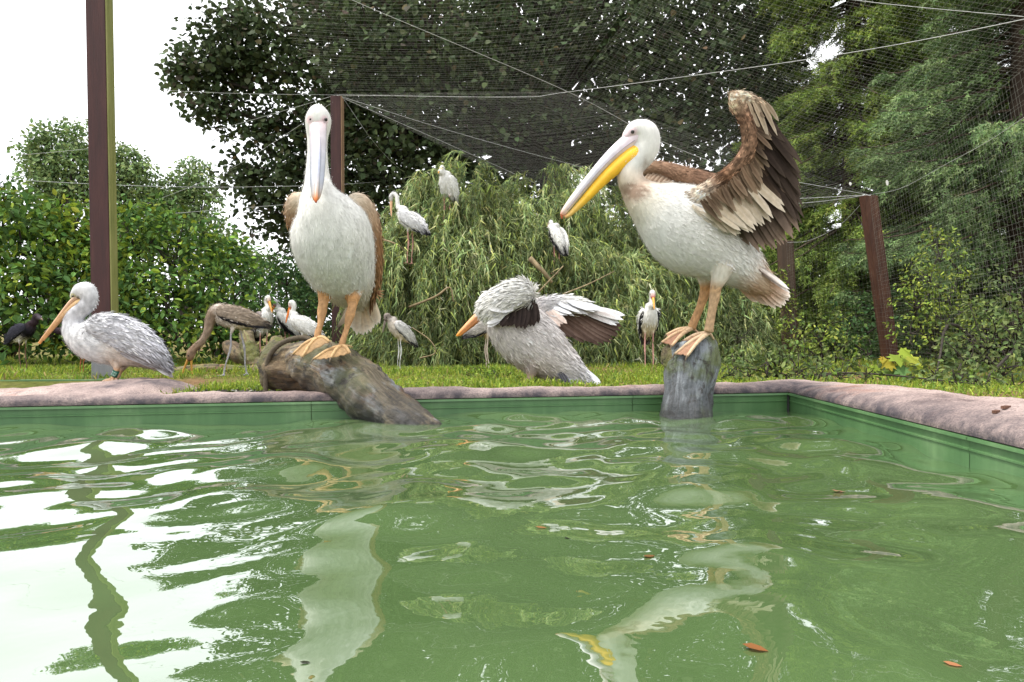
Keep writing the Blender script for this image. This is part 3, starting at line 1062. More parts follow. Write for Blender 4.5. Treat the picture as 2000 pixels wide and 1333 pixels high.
leafy('hedge_shrub', 'dense dark green shrub at the far left behind the black storks', 'shrub', px_lumps([(-40, 460, 9.4, 100), (40, 470, 9.2, 90), (-10, 560, 9, 100), (70, 590, 8.9, 90), (20, 640, 8.7, 70), (10, 400, 9.5, 45), (-30, 655, 8.5, 40), (90, 650, 8.6, 46)]), 165, 0.105, HEDGE, on_ground(20, 672, 6, 12), per=14)
leafy('hedge_shrub', 'yellow-green leafed shrub growing behind the tall maroon post', 'shrub', px_lumps([(120, 440, 9.6, 60), (175, 450, 9.6, 60), (150, 520, 9.4, 75), (130, 470, 9.5, 60), (210, 500, 9.5, 60), (130, 600, 9.2, 70), (170, 640, 9.0, 56), (120, 655, 8.9, 40)]), 165, 0.10, YEL, on_ground(150, 668, 6, 12))
leafy('hedge_shrub', 'broad green shrub to the right of the tall maroon post', 'shrub', px_lumps([(270, 480, 9.6, 80), (340, 500, 9.7, 85), (260, 570, 9.3, 85), (330, 600, 9.2, 80), (230, 610, 9.0, 70), (300, 430, 9.9, 50), (200, 560, 9.2, 60), (240, 655, 8.9, 46), (300, 660, 8.9, 46), (350, 655, 8.9, 44)]), 165, 0.095, HEDGE + [(2, (0.14, 0.2, 0.03))], on_ground(280, 676, 6, 12))
leafy('hedge_shrub', 'bushy green shrub behind the stooping grey stork', 'shrub', px_lumps([(410, 520, 10.2, 75), (440, 580, 9.9, 75), (390, 620, 9.6, 60), (470, 530, 10.5, 55), (420, 640, 9.5, 50), (470, 640, 9.8, 46), (390, 664, 9.2, 36)]), 165, 0.09, HEDGE, on_ground(420, 684, 7, 12))
leafy('hedge_shrub', 'dark shrub in shade between the storks and the front-facing pelican', 'shrub', px_lumps([(520, 570, 12, 70), (560, 540, 12.4, 60), (500, 630, 11.6, 60), (590, 620, 12, 70), (640, 560, 12.5, 70), (540, 660, 11.4, 50), (600, 665, 11.4, 46)]), 80, 0.09, DARKH, on_ground(540, 688, 9, 15))

# poplars far behind on the left
POP = [(4, (0.166, 0.244, 0.101)), (3, (0.234, 0.306, 0.121)), (2, (0.117, 0.180, 0.081))]  # leaf colours paled and desaturated, so distance haze is painted in
for label, rows in (
    ('tall rounded poplar rising behind the hedge left of the maroon post', [(100, 275, 40, 30), (75, 300, 40, 32), (110, 320, 40, 45), (70, 345, 40, 34), (120, 365, 40, 46), (150, 265, 40, 28), (155, 320, 40, 42), (150, 380, 40, 50), (95, 400, 40, 40)]),
    ('poplar with pointed top just right of the tall maroon post', [(250, 310, 41, 24), (270, 335, 41, 30), (235, 345, 41, 34), (255, 380, 41, 46), (290, 390, 41, 34), (225, 400, 41, 40), (230, 300, 41, 22)]),
    ('pale green poplar standing between the post and the big maple', [(380, 330, 42, 24), (375, 360, 42, 32), (395, 390, 42, 36), (360, 410, 42, 40), (400, 440, 42, 40), (330, 375, 42, 30), (320, 410, 42, 38)]),
    ('low distant tree filling the gap beside the dark maple', [(440, 480, 46, 30), (470, 510, 46, 34), (420, 520, 46, 34), (510, 530, 46, 34), (345, 460, 44, 50), (290, 460, 44, 46)])):
    cx_ = float(np.mean([r[0] for r in rows]))
    p = P(cx_, 650, rows[0][2])
    leafy('poplar_tree', label, 'tree', px_lumps(rows), 40, 0.26, POP, (p[0], p[1], float(gz(p[0], p[1]))), trunk_r=0.14, spr=0.5, per=15, stems=3, group='distant poplars')

# undergrowth far behind, dark
UND = [(4, (0.036, 0.066, 0.026)), (2, (0.060, 0.096, 0.036))]
for i, (px, py, d, r) in enumerate(((700, 560, 21, 120), (880, 560, 22, 130), (1080, 540, 22, 140), (1280, 540, 22, 130), (1450, 560, 21, 120), (560, 590, 23, 80), (1640, 580, 20, 110))):
    lab = ('dark undergrowth bush under the maple behind the middle post', 'dark undergrowth bush under the maple behind the willow peak', 'dark undergrowth bush beside the maple trunk',
           'dark undergrowth bush under the maple behind the yellow bill', 'dark undergrowth bush behind the tail of the wing-raising pelican', 'dark undergrowth bush seen past the storks', 'dark undergrowth bush at the foot of the spruces')[i]
    p = P(px, 680, d)
    leafy('undergrowth_bush', lab, 'bush', px_lumps([(px, py, d, r), (px - r * .6, py + 40, d - .5, r * .7), (px + r * .6, py + 30, d - .5, r * .7)]), 42, 0.17, UND, (p[0], p[1], float(gz(p[0], p[1]))), spr=0.36, per=14, stems=3)

# --- willow mound
willow = thing('willow_tree', 'sprawling weeping willow mound with birds perched in it', 'tree', on_ground(1000, 700, 7, 14))
domes = [(915, 9.6, 322, 215, 1.3), (1090, 10.0, 330, 200, 1.2), (1240, 9.8, 415, 210, 1.1), (1370, 9.6, 500, 130, 0.9), (795, 9.4, 430, 100, 0.9), (850, 9.3, 350, 80, 0.5), (800, 8.70, 456, 66, 0.42), (872, 9.05, 382, 46, 0.3), (1090, 8.85, 470, 48, 0.3), (1000, 9.4, 400, 200, 1.1), (1130, 9.2, 480, 190, 1.0), (860, 9.0, 500, 150, 0.9)]
g = G()
wb = on_ground(1000, 690, 7, 14) + np.array([0, 0.9, 0])
lp, la, lu, stc = [], [], [], []
for (px, d, ty, hw, dep) in domes:
    d = d + 0.45
    top = P(px, ty, d)
    a = hw * d / FOC
    base = np.array([top[0], d, float(gz(top[0], d))])
    H = top[2] - base[2]
    limb(g, wb + rng.normal(0, 0.1, 3) * [1, 1, 0], top - [0, 0, 0.25 * H], 0.09, 0.02, 0.08, (0.13, 0.10, 0.06), 10, 8)
    n = int(290 + 1000 * a * H * 0.55)
    nc = max(8, n // 15)                            # strands hang in tresses
    ck = rng.integers(0, nc, n)
    az = rng.uniform(-math.pi, math.pi, nc)[ck] + rng.normal(0, 0.13, n)
    el = np.clip((rng.uniform(0.0, 1, nc) ** 0.75)[ck] + rng.normal(0, 0.035, n), 0, 1)            # 0 top .. 1 foot
    ctone = 0.95 * np.exp(rng.normal(0, 0.42, nc))[ck]
    cgrow = rng.uniform(0.72, 1.04, nc)[ck]
    tuft_ = (rng.uniform(0, 1, nc) < 0.22)[ck] * np.clip(1 - el * 1.5, 0, 1)
    flip = rng.uniform(0, 1, n) < 0.5
    az = np.where(flip & (np.sin(az) > 0), -az, az)   # more strands on the open, nearer side
    outw = np.column_stack([np.cos(az) * a, np.sin(az) * dep, np.zeros(n)])
    rf = np.sin(el * math.pi / 2) * cgrow * rng.uniform(0.92, 1.04, n)
    zf = np.cos(el * math.pi / 2) * cgrow * rng.uniform(0.93, 1.03, n)
    p0 = base + outw * rf[:, None]
    p0[:, 2] = base[2] + np.maximum(0.18, zf) * H
    od = nrm(outw)
    L = np.minimum(rng.uniform(0.25, 0.85, n), p0[:, 2] - base[2] - 0.02 + 0.2)
    m_ = 24
    t_ = (np.arange(m_) + rng.uniform(0, 1, (n, m_))) / m_
    kick = rng.uniform(0.05, 0.50, n) * (1 - 0.55 * el)
    path_ = p0[:, None] + od[:, None] * (kick[:, None] * np.sqrt(t_))[:, :, None]
    lift = rng.uniform(0.0, 0.16, n) * (1 - el) + tuft_ * rng.uniform(0.05, 0.16, n)
    path_[:, :, 2] += lift[:, None] * np.sin(t_ * math.pi * 0.8) - L[:, None] * t_ ** 1.9
    sway = rng.normal(0, 0.12, (n, 1, 2))
    path_[:, :, :2] += sway * t_[:, :, None] ** 2
    gl = gz(path_[:, :, 0], path_[:, :, 1]) + 0.03
    path_[:, :, 2] = np.maximum(path_[:, :, 2], gl)
    dirv = np.stack([od[:, 0:1] * 0.5 * (1.2 - t_), od[:, 1:2] * 0.5 * (1.2 - t_), -0.45 - 0.9 * t_], -1)
    lp.append(path_.reshape(-1, 3))
    la.append((dirv + rng.normal(0, 0.45, dirv.shape)).reshape(-1, 3))
    stc.append(np.repeat(np.exp(rng.normal(0, 0.16, n)) * ctone, m_))
    # thin strand ribbons for part of them
    for s_ in range(0, n, 9):
        pp = path_[s_][np.argsort(t_[s_])][::5]
        V, F = tube(pp, 0.0035, len(pp), 3)
        g.add(V, F, (0.16, 0.15, 0.06))
lp = np.vstack(lp)
la = np.vstack(la)
stc = np.concatenate(stc)
wpal = [(4, (0.172, 0.227, 0.097)), (3, (0.254, 0.301, 0.133)), (2, (0.298, 0.361, 0.093)), (2, (0.112, 0.159, 0.070)), (0.5, (0.388, 0.377, 0.156))]
c_ = np.clip(pick(wpal, len(lp)) * stc[:, None], 0, 0.6)
WT = np.array([[0, 0.055, 0.01], [0, -0.055, 0.01], [1, 0, -0.10]])
V, F = scatter(WT, [np.array([[0, 1, 2]])], lp, la, rand_dirs(len(lp)) + [0, -0.3, 0.5], rng.uniform(0.08, 0.15, len(lp)), 1.15)
print('willow leaves', len(lp))
G().add(V, F, np.repeat(c_, 3, 0)).build('crown', M['leaf'], willow, False)
for pts, r in (([(1035, 505, 8.6), (1060, 530, 8.55), (1078, 552, 8.6)], 0.035), ([(800, 600, 8.7), (850, 580, 8.4), (878, 562, 8.4), (886, 590, 8.4)], 0.016), ([(1035, 590, 8.5), (1062, 560, 8.5), (1100, 520, 8.6)], 0.012), ([(740, 466, 9.0), (775, 478, 8.9), (800, 500, 9.0)], 0.012),
               ([(820, 700, 8.4), (850, 690, 8.3), (840, 665, 8.3), (805, 640, 8.5)], 0.009), ([(1100, 575, 8.4), (1150, 555, 8.5), (1200, 530, 8.7)], 0.01)):
    V, F = tube(crom([P(*p) for p in pts], 14), np.linspace(r, r * 0.5, 14), 14, 7)
    G().add(V, F, (0.26, 0.20, 0.12)).build('branch', M['bark'], willow)
g.build('trunk', M['bark'], willow)


# --- spruces
def needle_tuft():
    V, F = [], []
    r = np.random.default_rng(3)
    for k in range(8):
        s = k / 8
        a = k * 2.4
        b0 = np.array([s, 0, 0])
        dv = nrm(np.array([0.75, math.cos(a), math.sin(a) * 0.8]))
        sd = nrm(np.cross(dv, [0.3, 0.5, 1])) * 0.05
        i = len(V)
        V += [b0 - sd, b0 + sd, b0 + dv * 0.34 * (1 - 0.35 * s)]
        F.append([i, i + 1, i + 2])
    V += [[0, -0.02, 0], [0, 0.02, 0], [1.1, 0, 0]]
    F.append([len(V) - 3, len(V) - 2, len(V) - 1])
    return np.array(V), [np.array(F)]


NT, NTF = needle_tuft()


def spruce(label, base, H, R, pal, zmin=0.4, dens=1.0, tuft=0.13, droop=0.5, seed=0):
    t_ = thing('spruce_tree', label, 'tree', base, 'spruces beyond the net')
    base = np.array(base, float)
    g = G()
    V, F = tube([base - [0, 0, .1], base + [0, 0, H * .5], base + [0, 0, H]], [0.2, 0.12, 0.02], 12, 10)
    g.add(V, F, (0.07, 0.05, 0.04))
    pos, ax, tone = [], [], []
    z = zmin
    r = np.random.default_rng(seed)
    while z < H - 0.3:
        f = z / H
        Lb = R * (1 - f) ** 0.8 * (0.75 + 0.25 * min(1, z / 1.2))
        low = z < 8.5
        for k in range(7 if low else 5):
            a = r.uniform(0, 2 * math.pi)
            L = Lb * r.uniform(0.65, 1.12)
            out_ = np.array([math.cos(a), math.sin(a), 0])
            sd = np.array([-out_[1], out_[0], 0])
            zz = z + r.uniform(-0.15, 0.15)
            n = 8
            s = np.linspace(0, 1, n)
            pth = base + out_ * (s * L)[:, None]
            pth[:, 2] += zz + L * (0.12 * s - droop * s ** 1.6 + 0.20 * s ** 4)
            V, F = tube(pth, np.linspace(0.028, 0.006, n), n, 4)
            g.add(V, F, (0.075, 0.055, 0.04))
            m_ = int((125 if low else 30) * L * dens)
            ss = r.uniform(0.12, 1, m_) ** 0.8
            bp = np.column_stack([np.interp(ss, s, pth[:, i]) for i in range(3)])
            side = r.choice([-1, 1], m_)
            sl_ = r.uniform(0, 1, m_) * 0.36 * (1.05 - ss * 0.7) * min(1.0, L)
            hang = r.uniform(0, 1, m_) ** 1.3 * 0.40 * min(1, L) * (0.5 + 0.5 * np.sin(ss * 23 + a * 7))
            p_ = bp + sd * (side * sl_)[:, None] + out_ * (sl_ * 0.5)[:, None]
            p_[:, 2] -= 0.45 * sl_ + hang
            pos.append(p_)
            ax.append(nrm(out_ * 0.7 + sd * (side * 0.7 * r.uniform(0.3, 1, m_))[:, None] + np.array([0, 0, -0.45]) + r.normal(0, 0.25, (m_, 3)) - np.column_stack([0 * hang, 0 * hang, hang * 1.6])))
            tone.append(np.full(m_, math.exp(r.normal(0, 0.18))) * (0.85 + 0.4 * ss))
        z += 0.27 if low else 0.5
    pos, ax, tone = np.vstack(pos), np.vstack(ax), np.concatenate(tone)
    pos[:, 2] = np.maximum(pos[:, 2], gz(pos[:, 0], pos[:, 1]) + 0.05)
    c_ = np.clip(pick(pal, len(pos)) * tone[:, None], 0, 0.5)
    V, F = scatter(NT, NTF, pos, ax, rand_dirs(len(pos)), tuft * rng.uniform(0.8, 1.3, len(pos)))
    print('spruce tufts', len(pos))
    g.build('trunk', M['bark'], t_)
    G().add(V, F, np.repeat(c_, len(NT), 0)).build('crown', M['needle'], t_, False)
    return t_


SPR = [(4, (0.133, 0.192, 0.043)), (3, (0.197, 0.259, 0.055)), (2, (0.090, 0.134, 0.037))]
SPB = [(4, (0.114, 0.175, 0.068)), (3, (0.168, 0.236, 0.099)), (2, (0.068, 0.114, 0.049))]
SPD = [(4, (0.052, 0.085, 0.031)), (2, (0.085, 0.124, 0.039))]
def spruce_at(px, d):
    q_ = P(px, 690, d)
    return (q_[0], q_[1], float(gz(q_[0], q_[1])))


s1 = spruce('mossy green spruce with long drooping boughs between the two brown posts', spruce_at(1660, 13.5), 15, 2.5, SPR, 0.35, 1.0, 0.20, 0.7, 1)
s2 = spruce('bluish green spruce leaning in at the right behind the net', spruce_at(1990, 10.5), 14, 2.5, SPB, 0.35, 0.95, 0.18, 0.5, 2)
for src, lab, px, d, sc_, rz in ((s1, 'tall green spruce behind the yellow-green shrub', 1830, 15.5, 1.12, 2.1), (s1, 'dark shaded spruce behind the raised wing', 1500, 18.5, 0.88, 4.0), (s2, 'broad spruce at the far right end of the pool rim', 2330, 10.0, 1.0, 1.3)):
    c0 = src.copy()
    C.objects.link(c0)
    c0.location = spruce_at(px, d)
    c0.rotation_euler = (0, 0, rz)
    c0.scale = (sc_, sc_, sc_)
    c0['label'] = lab
    for ch in src.children:
        k_ = ch.copy()
        C.objects.link(k_)
        k_.parent = c0
        k_.matrix_parent_inverse = ch.matrix_parent_inverse.copy()

# --- shrubs at the right, behind the rim
LIM = [(4, (0.195, 0.260, 0.046)), (3, (0.273, 0.338, 0.065)), (2, (0.117, 0.182, 0.046))]
OLV = [(4, (0.091, 0.130, 0.049)), (3, (0.143, 0.182, 0.065)), (1, (0.195, 0.247, 0.078))]
leafy('leafy_shrub', 'feathery yellow-green shrub right of the leaning brown post', 'shrub', px_lumps([(1835, 500, 8.6, 40), (1815, 540, 8.5, 48), (1860, 560, 8.5, 46), (1795, 590, 8.4, 46), (1845, 620, 8.4, 58), (1885, 600, 8.5, 42), (1780, 640, 8.4, 40), (1825, 470, 8.7, 22), (1890, 650, 8.3, 44)]), 190, 0.05, LIM, on_ground(1835, 705, 6, 12), spr=0.15, per=14, trunk_r=0.03)
leafy('leafy_shrub', 'dull olive shrub crowding the rim at the far right', 'shrub', px_lumps([(1930, 660, 6.6, 75), (1985, 640, 6.4, 80), (1890, 700, 6.4, 50), (1960, 720, 6.0, 50), (2040, 690, 5.8, 70), (1850, 700, 6.8, 44), (1975, 560, 7.2, 60), (1870, 735, 5.4, 26), (1920, 745, 5.0, 30), (1980, 750, 4.8, 34), (1830, 728, 5.6, 24)]), 170, 0.055, OLV, on_ground(1950, 715, 5, 12), spr=0.14, per=14, trunk_r=0.025)
leafy('leafy_shrub', 'small bright shrub at the foot of the vine-covered post', 'shrub', px_lumps([(1600, 660, 8.6, 40), (1570, 690, 8.0, 36), (1630, 680, 8.2, 40), (1660, 705, 7.6, 34), (1550, 640, 9.4, 24), (1620, 625, 9.0, 28)]), 190, 0.055, LIM + OLV, on_ground(1610, 712, 5, 12), spr=0.14, per=14, trunk_r=0.02)
leafy('leafy_shrub', 'dark leafy bush between the leaning post and the small bright shrub', 'shrub', px_lumps([(1690, 640, 10.5, 50), (1660, 620, 10.8, 44), (1720, 600, 10.6, 44), (1700, 680, 10.0, 44), (1640, 670, 10.4, 40)]), 120, 0.08, DARKH, on_ground(1690, 700, 6, 14), spr=0.18, per=12)
leafy('ground_ivy', 'low tangled ivy spreading behind the rim beside the upright log', 'ivy', px_lumps([(1440, 716, 6.0, 30), (1480, 710, 6.2, 36), (1520, 708, 6.2, 38), (1560, 714, 6.0, 34), (1600, 714, 6.0, 32), (1424, 728, 5.6, 20), (1465, 730, 5.4, 26), (1500, 730, 5.4, 28), (1545, 732, 5.3, 28), (1590, 734, 5.2, 26), (1640, 732, 5.3, 28), (1690, 732, 5.3, 24), (1820, 742, 4.9, 24), (1870, 746, 4.7, 26), (1920, 752, 4.5, 28)]), 300, 0.045, OLV + [(2, (0.10, 0.15, 0.03))], on_ground(1520, 740, 4.4, 12), spr=0.10, per=12, trunk_r=0.012)
leafy('willow_shoot', 'thin drooping willow shoots hanging beside the vine-covered post', 'shrub', px_lumps([(1455, 610, 9.4, 40), (1470, 650, 9.2, 36), (1440, 660, 9.0, 40), (1500, 640, 9.8, 30)]), 130, 0.10, [(3, (0.10, 0.13, 0.06)), (2, (0.15, 0.18, 0.08))], on_ground(1460, 706, 6, 12), WL, WLF, spr=0.16, per=14, trunk_r=0.015)
# vines up the dark post
vine = thing('climbing_vine', 'thin leafy vine climbing the dark timber post', 'vine', on_ground(1540, 704, 9, 14))
vp = [P(1540 + 14 * math.sin(k * 0.9) - 6, 704 - k * 14, 10.93) for k in range(14)]
V, F = tube(vp, 0.006, 40, 5)
G().add(V, F, (0.10, 0.08, 0.04)).build('stem', M['bark'], vine)
cs = crom(vp, 60) + rng.normal(0, 0.05, (60, 3)) - [0, 0.05, 0]
V, F, c_ = spray_leaves(cs, np.full(60, 0.09), 7, 0.05, OV, OVF, LIM)
G().add(V, F, c_).build('foliage', M['leaf'], vine, False)

# maple seedling with big yellowing leaves: each leaf its own piece
seed_t = thing('maple_seedling', 'young maple seedling with large yellowing leaves growing behind the rim', 'plant', on_ground(1758, 742, 4.4, 9))
sb = on_ground(1758, 742, 4.4, 9)
LM = np.array([[0, 0, 0], [-0.06, 0.30, 0.02], [0.12, 0.28, 0.03], [0.22, 0.55, 0.0], [0.36, 0.34, 0.03], [0.62, 0.52, 0.0], [0.64, 0.20, 0.03], [1, 0, -0.12],
               [0.64, -0.20, 0.03], [0.62, -0.52, 0.0], [0.36, -0.34, 0.03], [0.22, -0.55, 0.0], [0.12, -0.28, 0.03], [-0.06, -0.30, 0.02]])
LMF = [np.array([[0, 7, 6, 5, 4, 3, 2, 1], [0, 13, 12, 11, 10, 9, 8, 7]])]
gs = G()
for k, (px, py, sz, cc) in enumerate(((1712, 726, 46, (0.17, 0.24, 0.03)), (1735, 712, 44, (0.28, 0.24, 0.03)), (1752, 700, 52, (0.20, 0.27, 0.04)), (1778, 704, 50, (0.30, 0.33, 0.05)), (1790, 720, 46, (0.26, 0.33, 0.04)), (1760, 724, 44, (0.10, 0.19, 0.06)),
                                      (1738, 732, 42, (0.12, 0.2, 0.05)), (1800, 738, 40, (0.30, 0.34, 0.04)), (1776, 742, 42, (0.10, 0.18, 0.08)), (1726, 706, 30, (0.34, 0.24, 0.03)), (1768, 690, 36, (0.24, 0.31, 0.04)), (1700, 738, 34, (0.14, 0.22, 0.04)), (1752, 748, 36, (0.11, 0.19, 0.05)))):
    p = P(px, py, sb[1] - 0.12 + 0.03 * (k % 5))
    dv = nrm(np.array([(px - 1758) / 40 + rng.normal(0, 0.3), -0.5, -0.5 + rng.normal(0, 0.2)]))
    V, F = scatter(LM, LMF, p[None] - dv * 0.05, dv[None], nrm(np.array([[rng.normal(0, 0.3), -0.8, 0.8]])), 0.72 * sz * sb[1] / FOC)
    G().add(V, F, cc).build('leaf', M['leaf'], seed_t, False)
    limb(gs, sb + [0, 0, 0.02], p - dv * 0.05, 0.005, 0.002, 0.08, (0.16, 0.10, 0.05), 6, 5)
gs.build('stem', M['bark'], seed_t)

# --- grass and weeds
n = 70000
gy_ = 4.0 + (rng.uniform(0, 1, n) ** 1.35) * 7.5
gx_ = rng.uniform(-0.78, 0.9, n) * gy_
ok = (gy_ > yfar(gx_) + 0.30) & ~((gx_ < -1.95) & (gy_ < 6.22))
gx_, gy_ = np.concatenate([gx_[ok], rng.uniform(2.2, 4.2, 9000)]), np.concatenate([gy_[ok], rng.uniform(2.2, 4.6, 9000)])
pt3 = np.column_stack([gx_, gy_, gz(gx_, gy_)])
patch = snoise(pt3, 1.6, 71)
bare = snoise(pt3 * [0.6, 2.2, 1], 1.1, 73)
thin = np.where((pt3[:, 0] / pt3[:, 1] > 0.31) & (pt3[:, 1] < 9), 0.4, 1.0)
keep = rng.uniform(0, 1, len(pt3)) < thin * np.clip(1.15 - 1.1 * np.clip(bare - 0.15, 0, 1), 0.12, 1)
pt3, patch = pt3[keep], patch[keep]
n = len(pt3)
hgt = rng.uniform(0.02, 0.055, n) * (1 + 0.45 * np.clip(patch, -0.8, 1.2)) + 0.012 * (pt3[:, 1] > 7)
gp = [(4, (0.194, 0.278, 0.032)), (3, (0.281, 0.358, 0.041)), (2, (0.117, 0.198, 0.030)), (1.2, (0.351, 0.383, 0.070)), (0.5, (0.328, 0.247, 0.105))]
c_ = pick(gp, n)
BL = np.array([[0, 0.06, 0], [0, -0.06, 0], [0.6, -0.05, 0.05], [0.6, 0.05, 0.05], [1, 0, 0.22]])
BLF = [np.array([[0, 1, 2, 3]]), np.array([[3, 2, 4]])]
V1, F1 = scatter(BL, BLF, pt3, np.array([0, 0, 1.0]) + rng.normal(0, 0.42, (n, 3)), rand_dirs(n), hgt * 1.2, rng.uniform(0.7, 1.6, n))
gg = G().add(V1, F1, np.repeat(c_, 5, 0))
m_ = 36000
ix = rng.choice(n, m_)
pp = pt3[ix] + np.column_stack([rng.normal(0, 0.02, m_), rng.normal(0, 0.02, m_), hgt[ix] * rng.uniform(0.2, 1.0, m_)])
V2, F2 = scatter(OV, OVF, pp, rand_dirs(m_) * [1, 1, 0.5] + [0, 0, 0.25], np.array([0, 0, 1.0]) + rng.normal(0, 0.4, (m_, 3)), rng.uniform(0.012, 0.028, m_))
gg.add(V2, F2, np.repeat(pick(gp, m_), 6, 0))
tag(gg.build('grass', M['grass'], None, False), 'short yellow-green grass and weeds covering the ground behind the pool', 'grass', kind='stuff')

# small taller weeds on the bank
for k, (px, py, sz, lab) in enumerate(((945, 742, 0.10, 'small leafy weed tuft on the grass left of the flapping pelican'), (975, 748, 0.08, 'low leafy weed right behind the rim by the flapping pelican'), (190, 738, 0.07, 'wispy weed growing at the foot of the tall maroon post'), (1085, 748, 0.09, 'leafy weed under the tail of the flapping pelican'))):
    b_ = on_ground(px, py, 4.4, 8)
    leafy('weed', lab, 'weed', [(b_ + [0, 0, sz * .55], sz), (b_ + [sz, 0, sz * .4], sz * .7), (b_ + [-sz, 0.02, sz * .45], sz * .75)], 1800, 0.028, [(3, (0.12, 0.19, 0.03)), (2, (0.17, 0.25, 0.04))], b_, spr=0.03, per=8, trunk_r=0.004, stems=5)

# dark bark litter strip behind the rim
n = 2600
lx = rng.uniform(-1.75, -0.85, n)
ly = yfar(lx) + rng.uniform(0.30, 0.75, n)
lit = np.column_stack([lx, ly, gz(lx, ly) + rng.uniform(0.004, 0.014, n)])
V, F = scatter(OV * [1, 1, 0.6], OVF, lit, rand_dirs(n) * [1, 1, 0.25], np.array([0, 0, 1.0]) + rng.normal(0, 0.3, (n, 3)), rng.uniform(0.012, 0.03, n))
tag(G().add(V, F, np.repeat(pick([(3, (0.05, 0.045, 0.04)), (2, (0.10, 0.09, 0.08)), (1, (0.22, 0.21, 0.2))], n), 6, 0)).build('bark_litter', M['bark'], None, False), 'dark bark litter strewn behind the rim left of the logs', 'litter', kind='stuff')

# --- leaves floating on the water, wood chips on the rim
for k, (px, py, sz, cc, lab) in enumerate((
    (1474, 1274, 0.034, (0.24, 0.10, 0.035), 'curled orange-brown leaf with raised ends floating on the pool'),
    (1858, 1304, 0.022, (0.34, 0.15, 0.07), 'small rounded rusty leaf floating out in open water near the right wall'),
    (1057, 1033, 0.026, (0.26, 0.13, 0.05), 'small tan leaf floating below the flapping pelican\'s reflection'),
    (1645, 958, 0.034, (0.30, 0.16, 0.10), 'pale brown leaf floating in front of the pool corner'),
    (1272, 1089, 0.028, (0.16, 0.08, 0.03), 'thin dark brown leaf sliver floating in mid pool'),
    (1944, 962, 0.020, (0.28, 0.14, 0.06), 'tiny brown leaf floating close to the right pool wall'),
    (1108, 1054, 0.012, (0.02, 0.02, 0.015), 'tiny blackened leaf scrap floating in mid pool'),
    (596, 1307, 0.014, (0.03, 0.035, 0.02), 'dark leaf scrap floating in the front-facing pelican\'s reflection'))):
    dd = 0.434 * FOC / (py - 640)
    p = P(px, py, dd)
    z = water_z(p[0], p[1])
    T = LM if k == 3 else OV
    Fq = LMF if k == 3 else OVF
    T = T * [1, 1, 1] + np.column_stack([0 * T[:, 0], 0 * T[:, 0], 0.5 * (T[:, 0] - 0.5) ** 2 + (0.9 if k == 0 else 0.3) * T[:, 1] ** 2])
    V, F = scatter(T, Fq, np.array([[p[0] - sz / 2, p[1], z + 0.0015]]), np.array([[1, rng.normal(0, 0.5), 0]]), np.array([[0, 0, 1.0]]), sz)
    V[:, 2] += z + 0.001 - V[:, 2].min()
    o = G().add(V, F, cc).build('floating_leaf', M['leaf'], None, False)
    tag(o, lab, 'leaf', 'leaves floating on the pool')
for k, (px, py, L, lab) in enumerate(((1947, 833, 0.035, 'reddish wood chip lying on the broad right rim'), (1966, 826, 0.04, 'second reddish wood chip lying beside the first on the broad right rim'))):
    p = P(px, py, 2.32 + 0.03 * k)
    V, F = box(-L / 2, L / 2, -0.007, 0.007, -0.004, 0.005)
    V[:, 1] += 0.006 * (V[:, 0] > 0)
    a = 0.5 - 0.1 * k
    V = np.column_stack([V[:, 0] * math.cos(a) - V[:, 1] * math.sin(a), V[:, 0] * math.sin(a) + V[:, 1] * math.cos(a), V[:, 2]])
    j = int(np.argmin((Vf[:, 0] - p[0]) ** 2 + (Vf[:, 1] - p[1]) ** 2))
    o = G().add(V + [p[0], p[1], Vf[j, 2] + 0.003], F, (0.16, 0.085, 0.06)).build('wood_chip', M['bark'], None, False)
    tag(o, lab, 'wood chip')


# ================================================================== BIRDS
FT = np.array([[0, 0, 0], [0.35, 0.17, 0.015], [0.75, 0.14, 0.02], [1, 0, 0.0], [0.75, -0.14, 0.02], [0.35, -0.17, 0.015]])
FTF = [np.array([[0, 3, 2, 1], [0, 5, 4, 3]])]
FQ = np.array([[0, 0, 0], [0.55, 0.17, 0.02], [1, 0, 0.0], [0.55, -0.17, 0.02]])
FQF = [np.array([[0, 3, 2, 1]])]


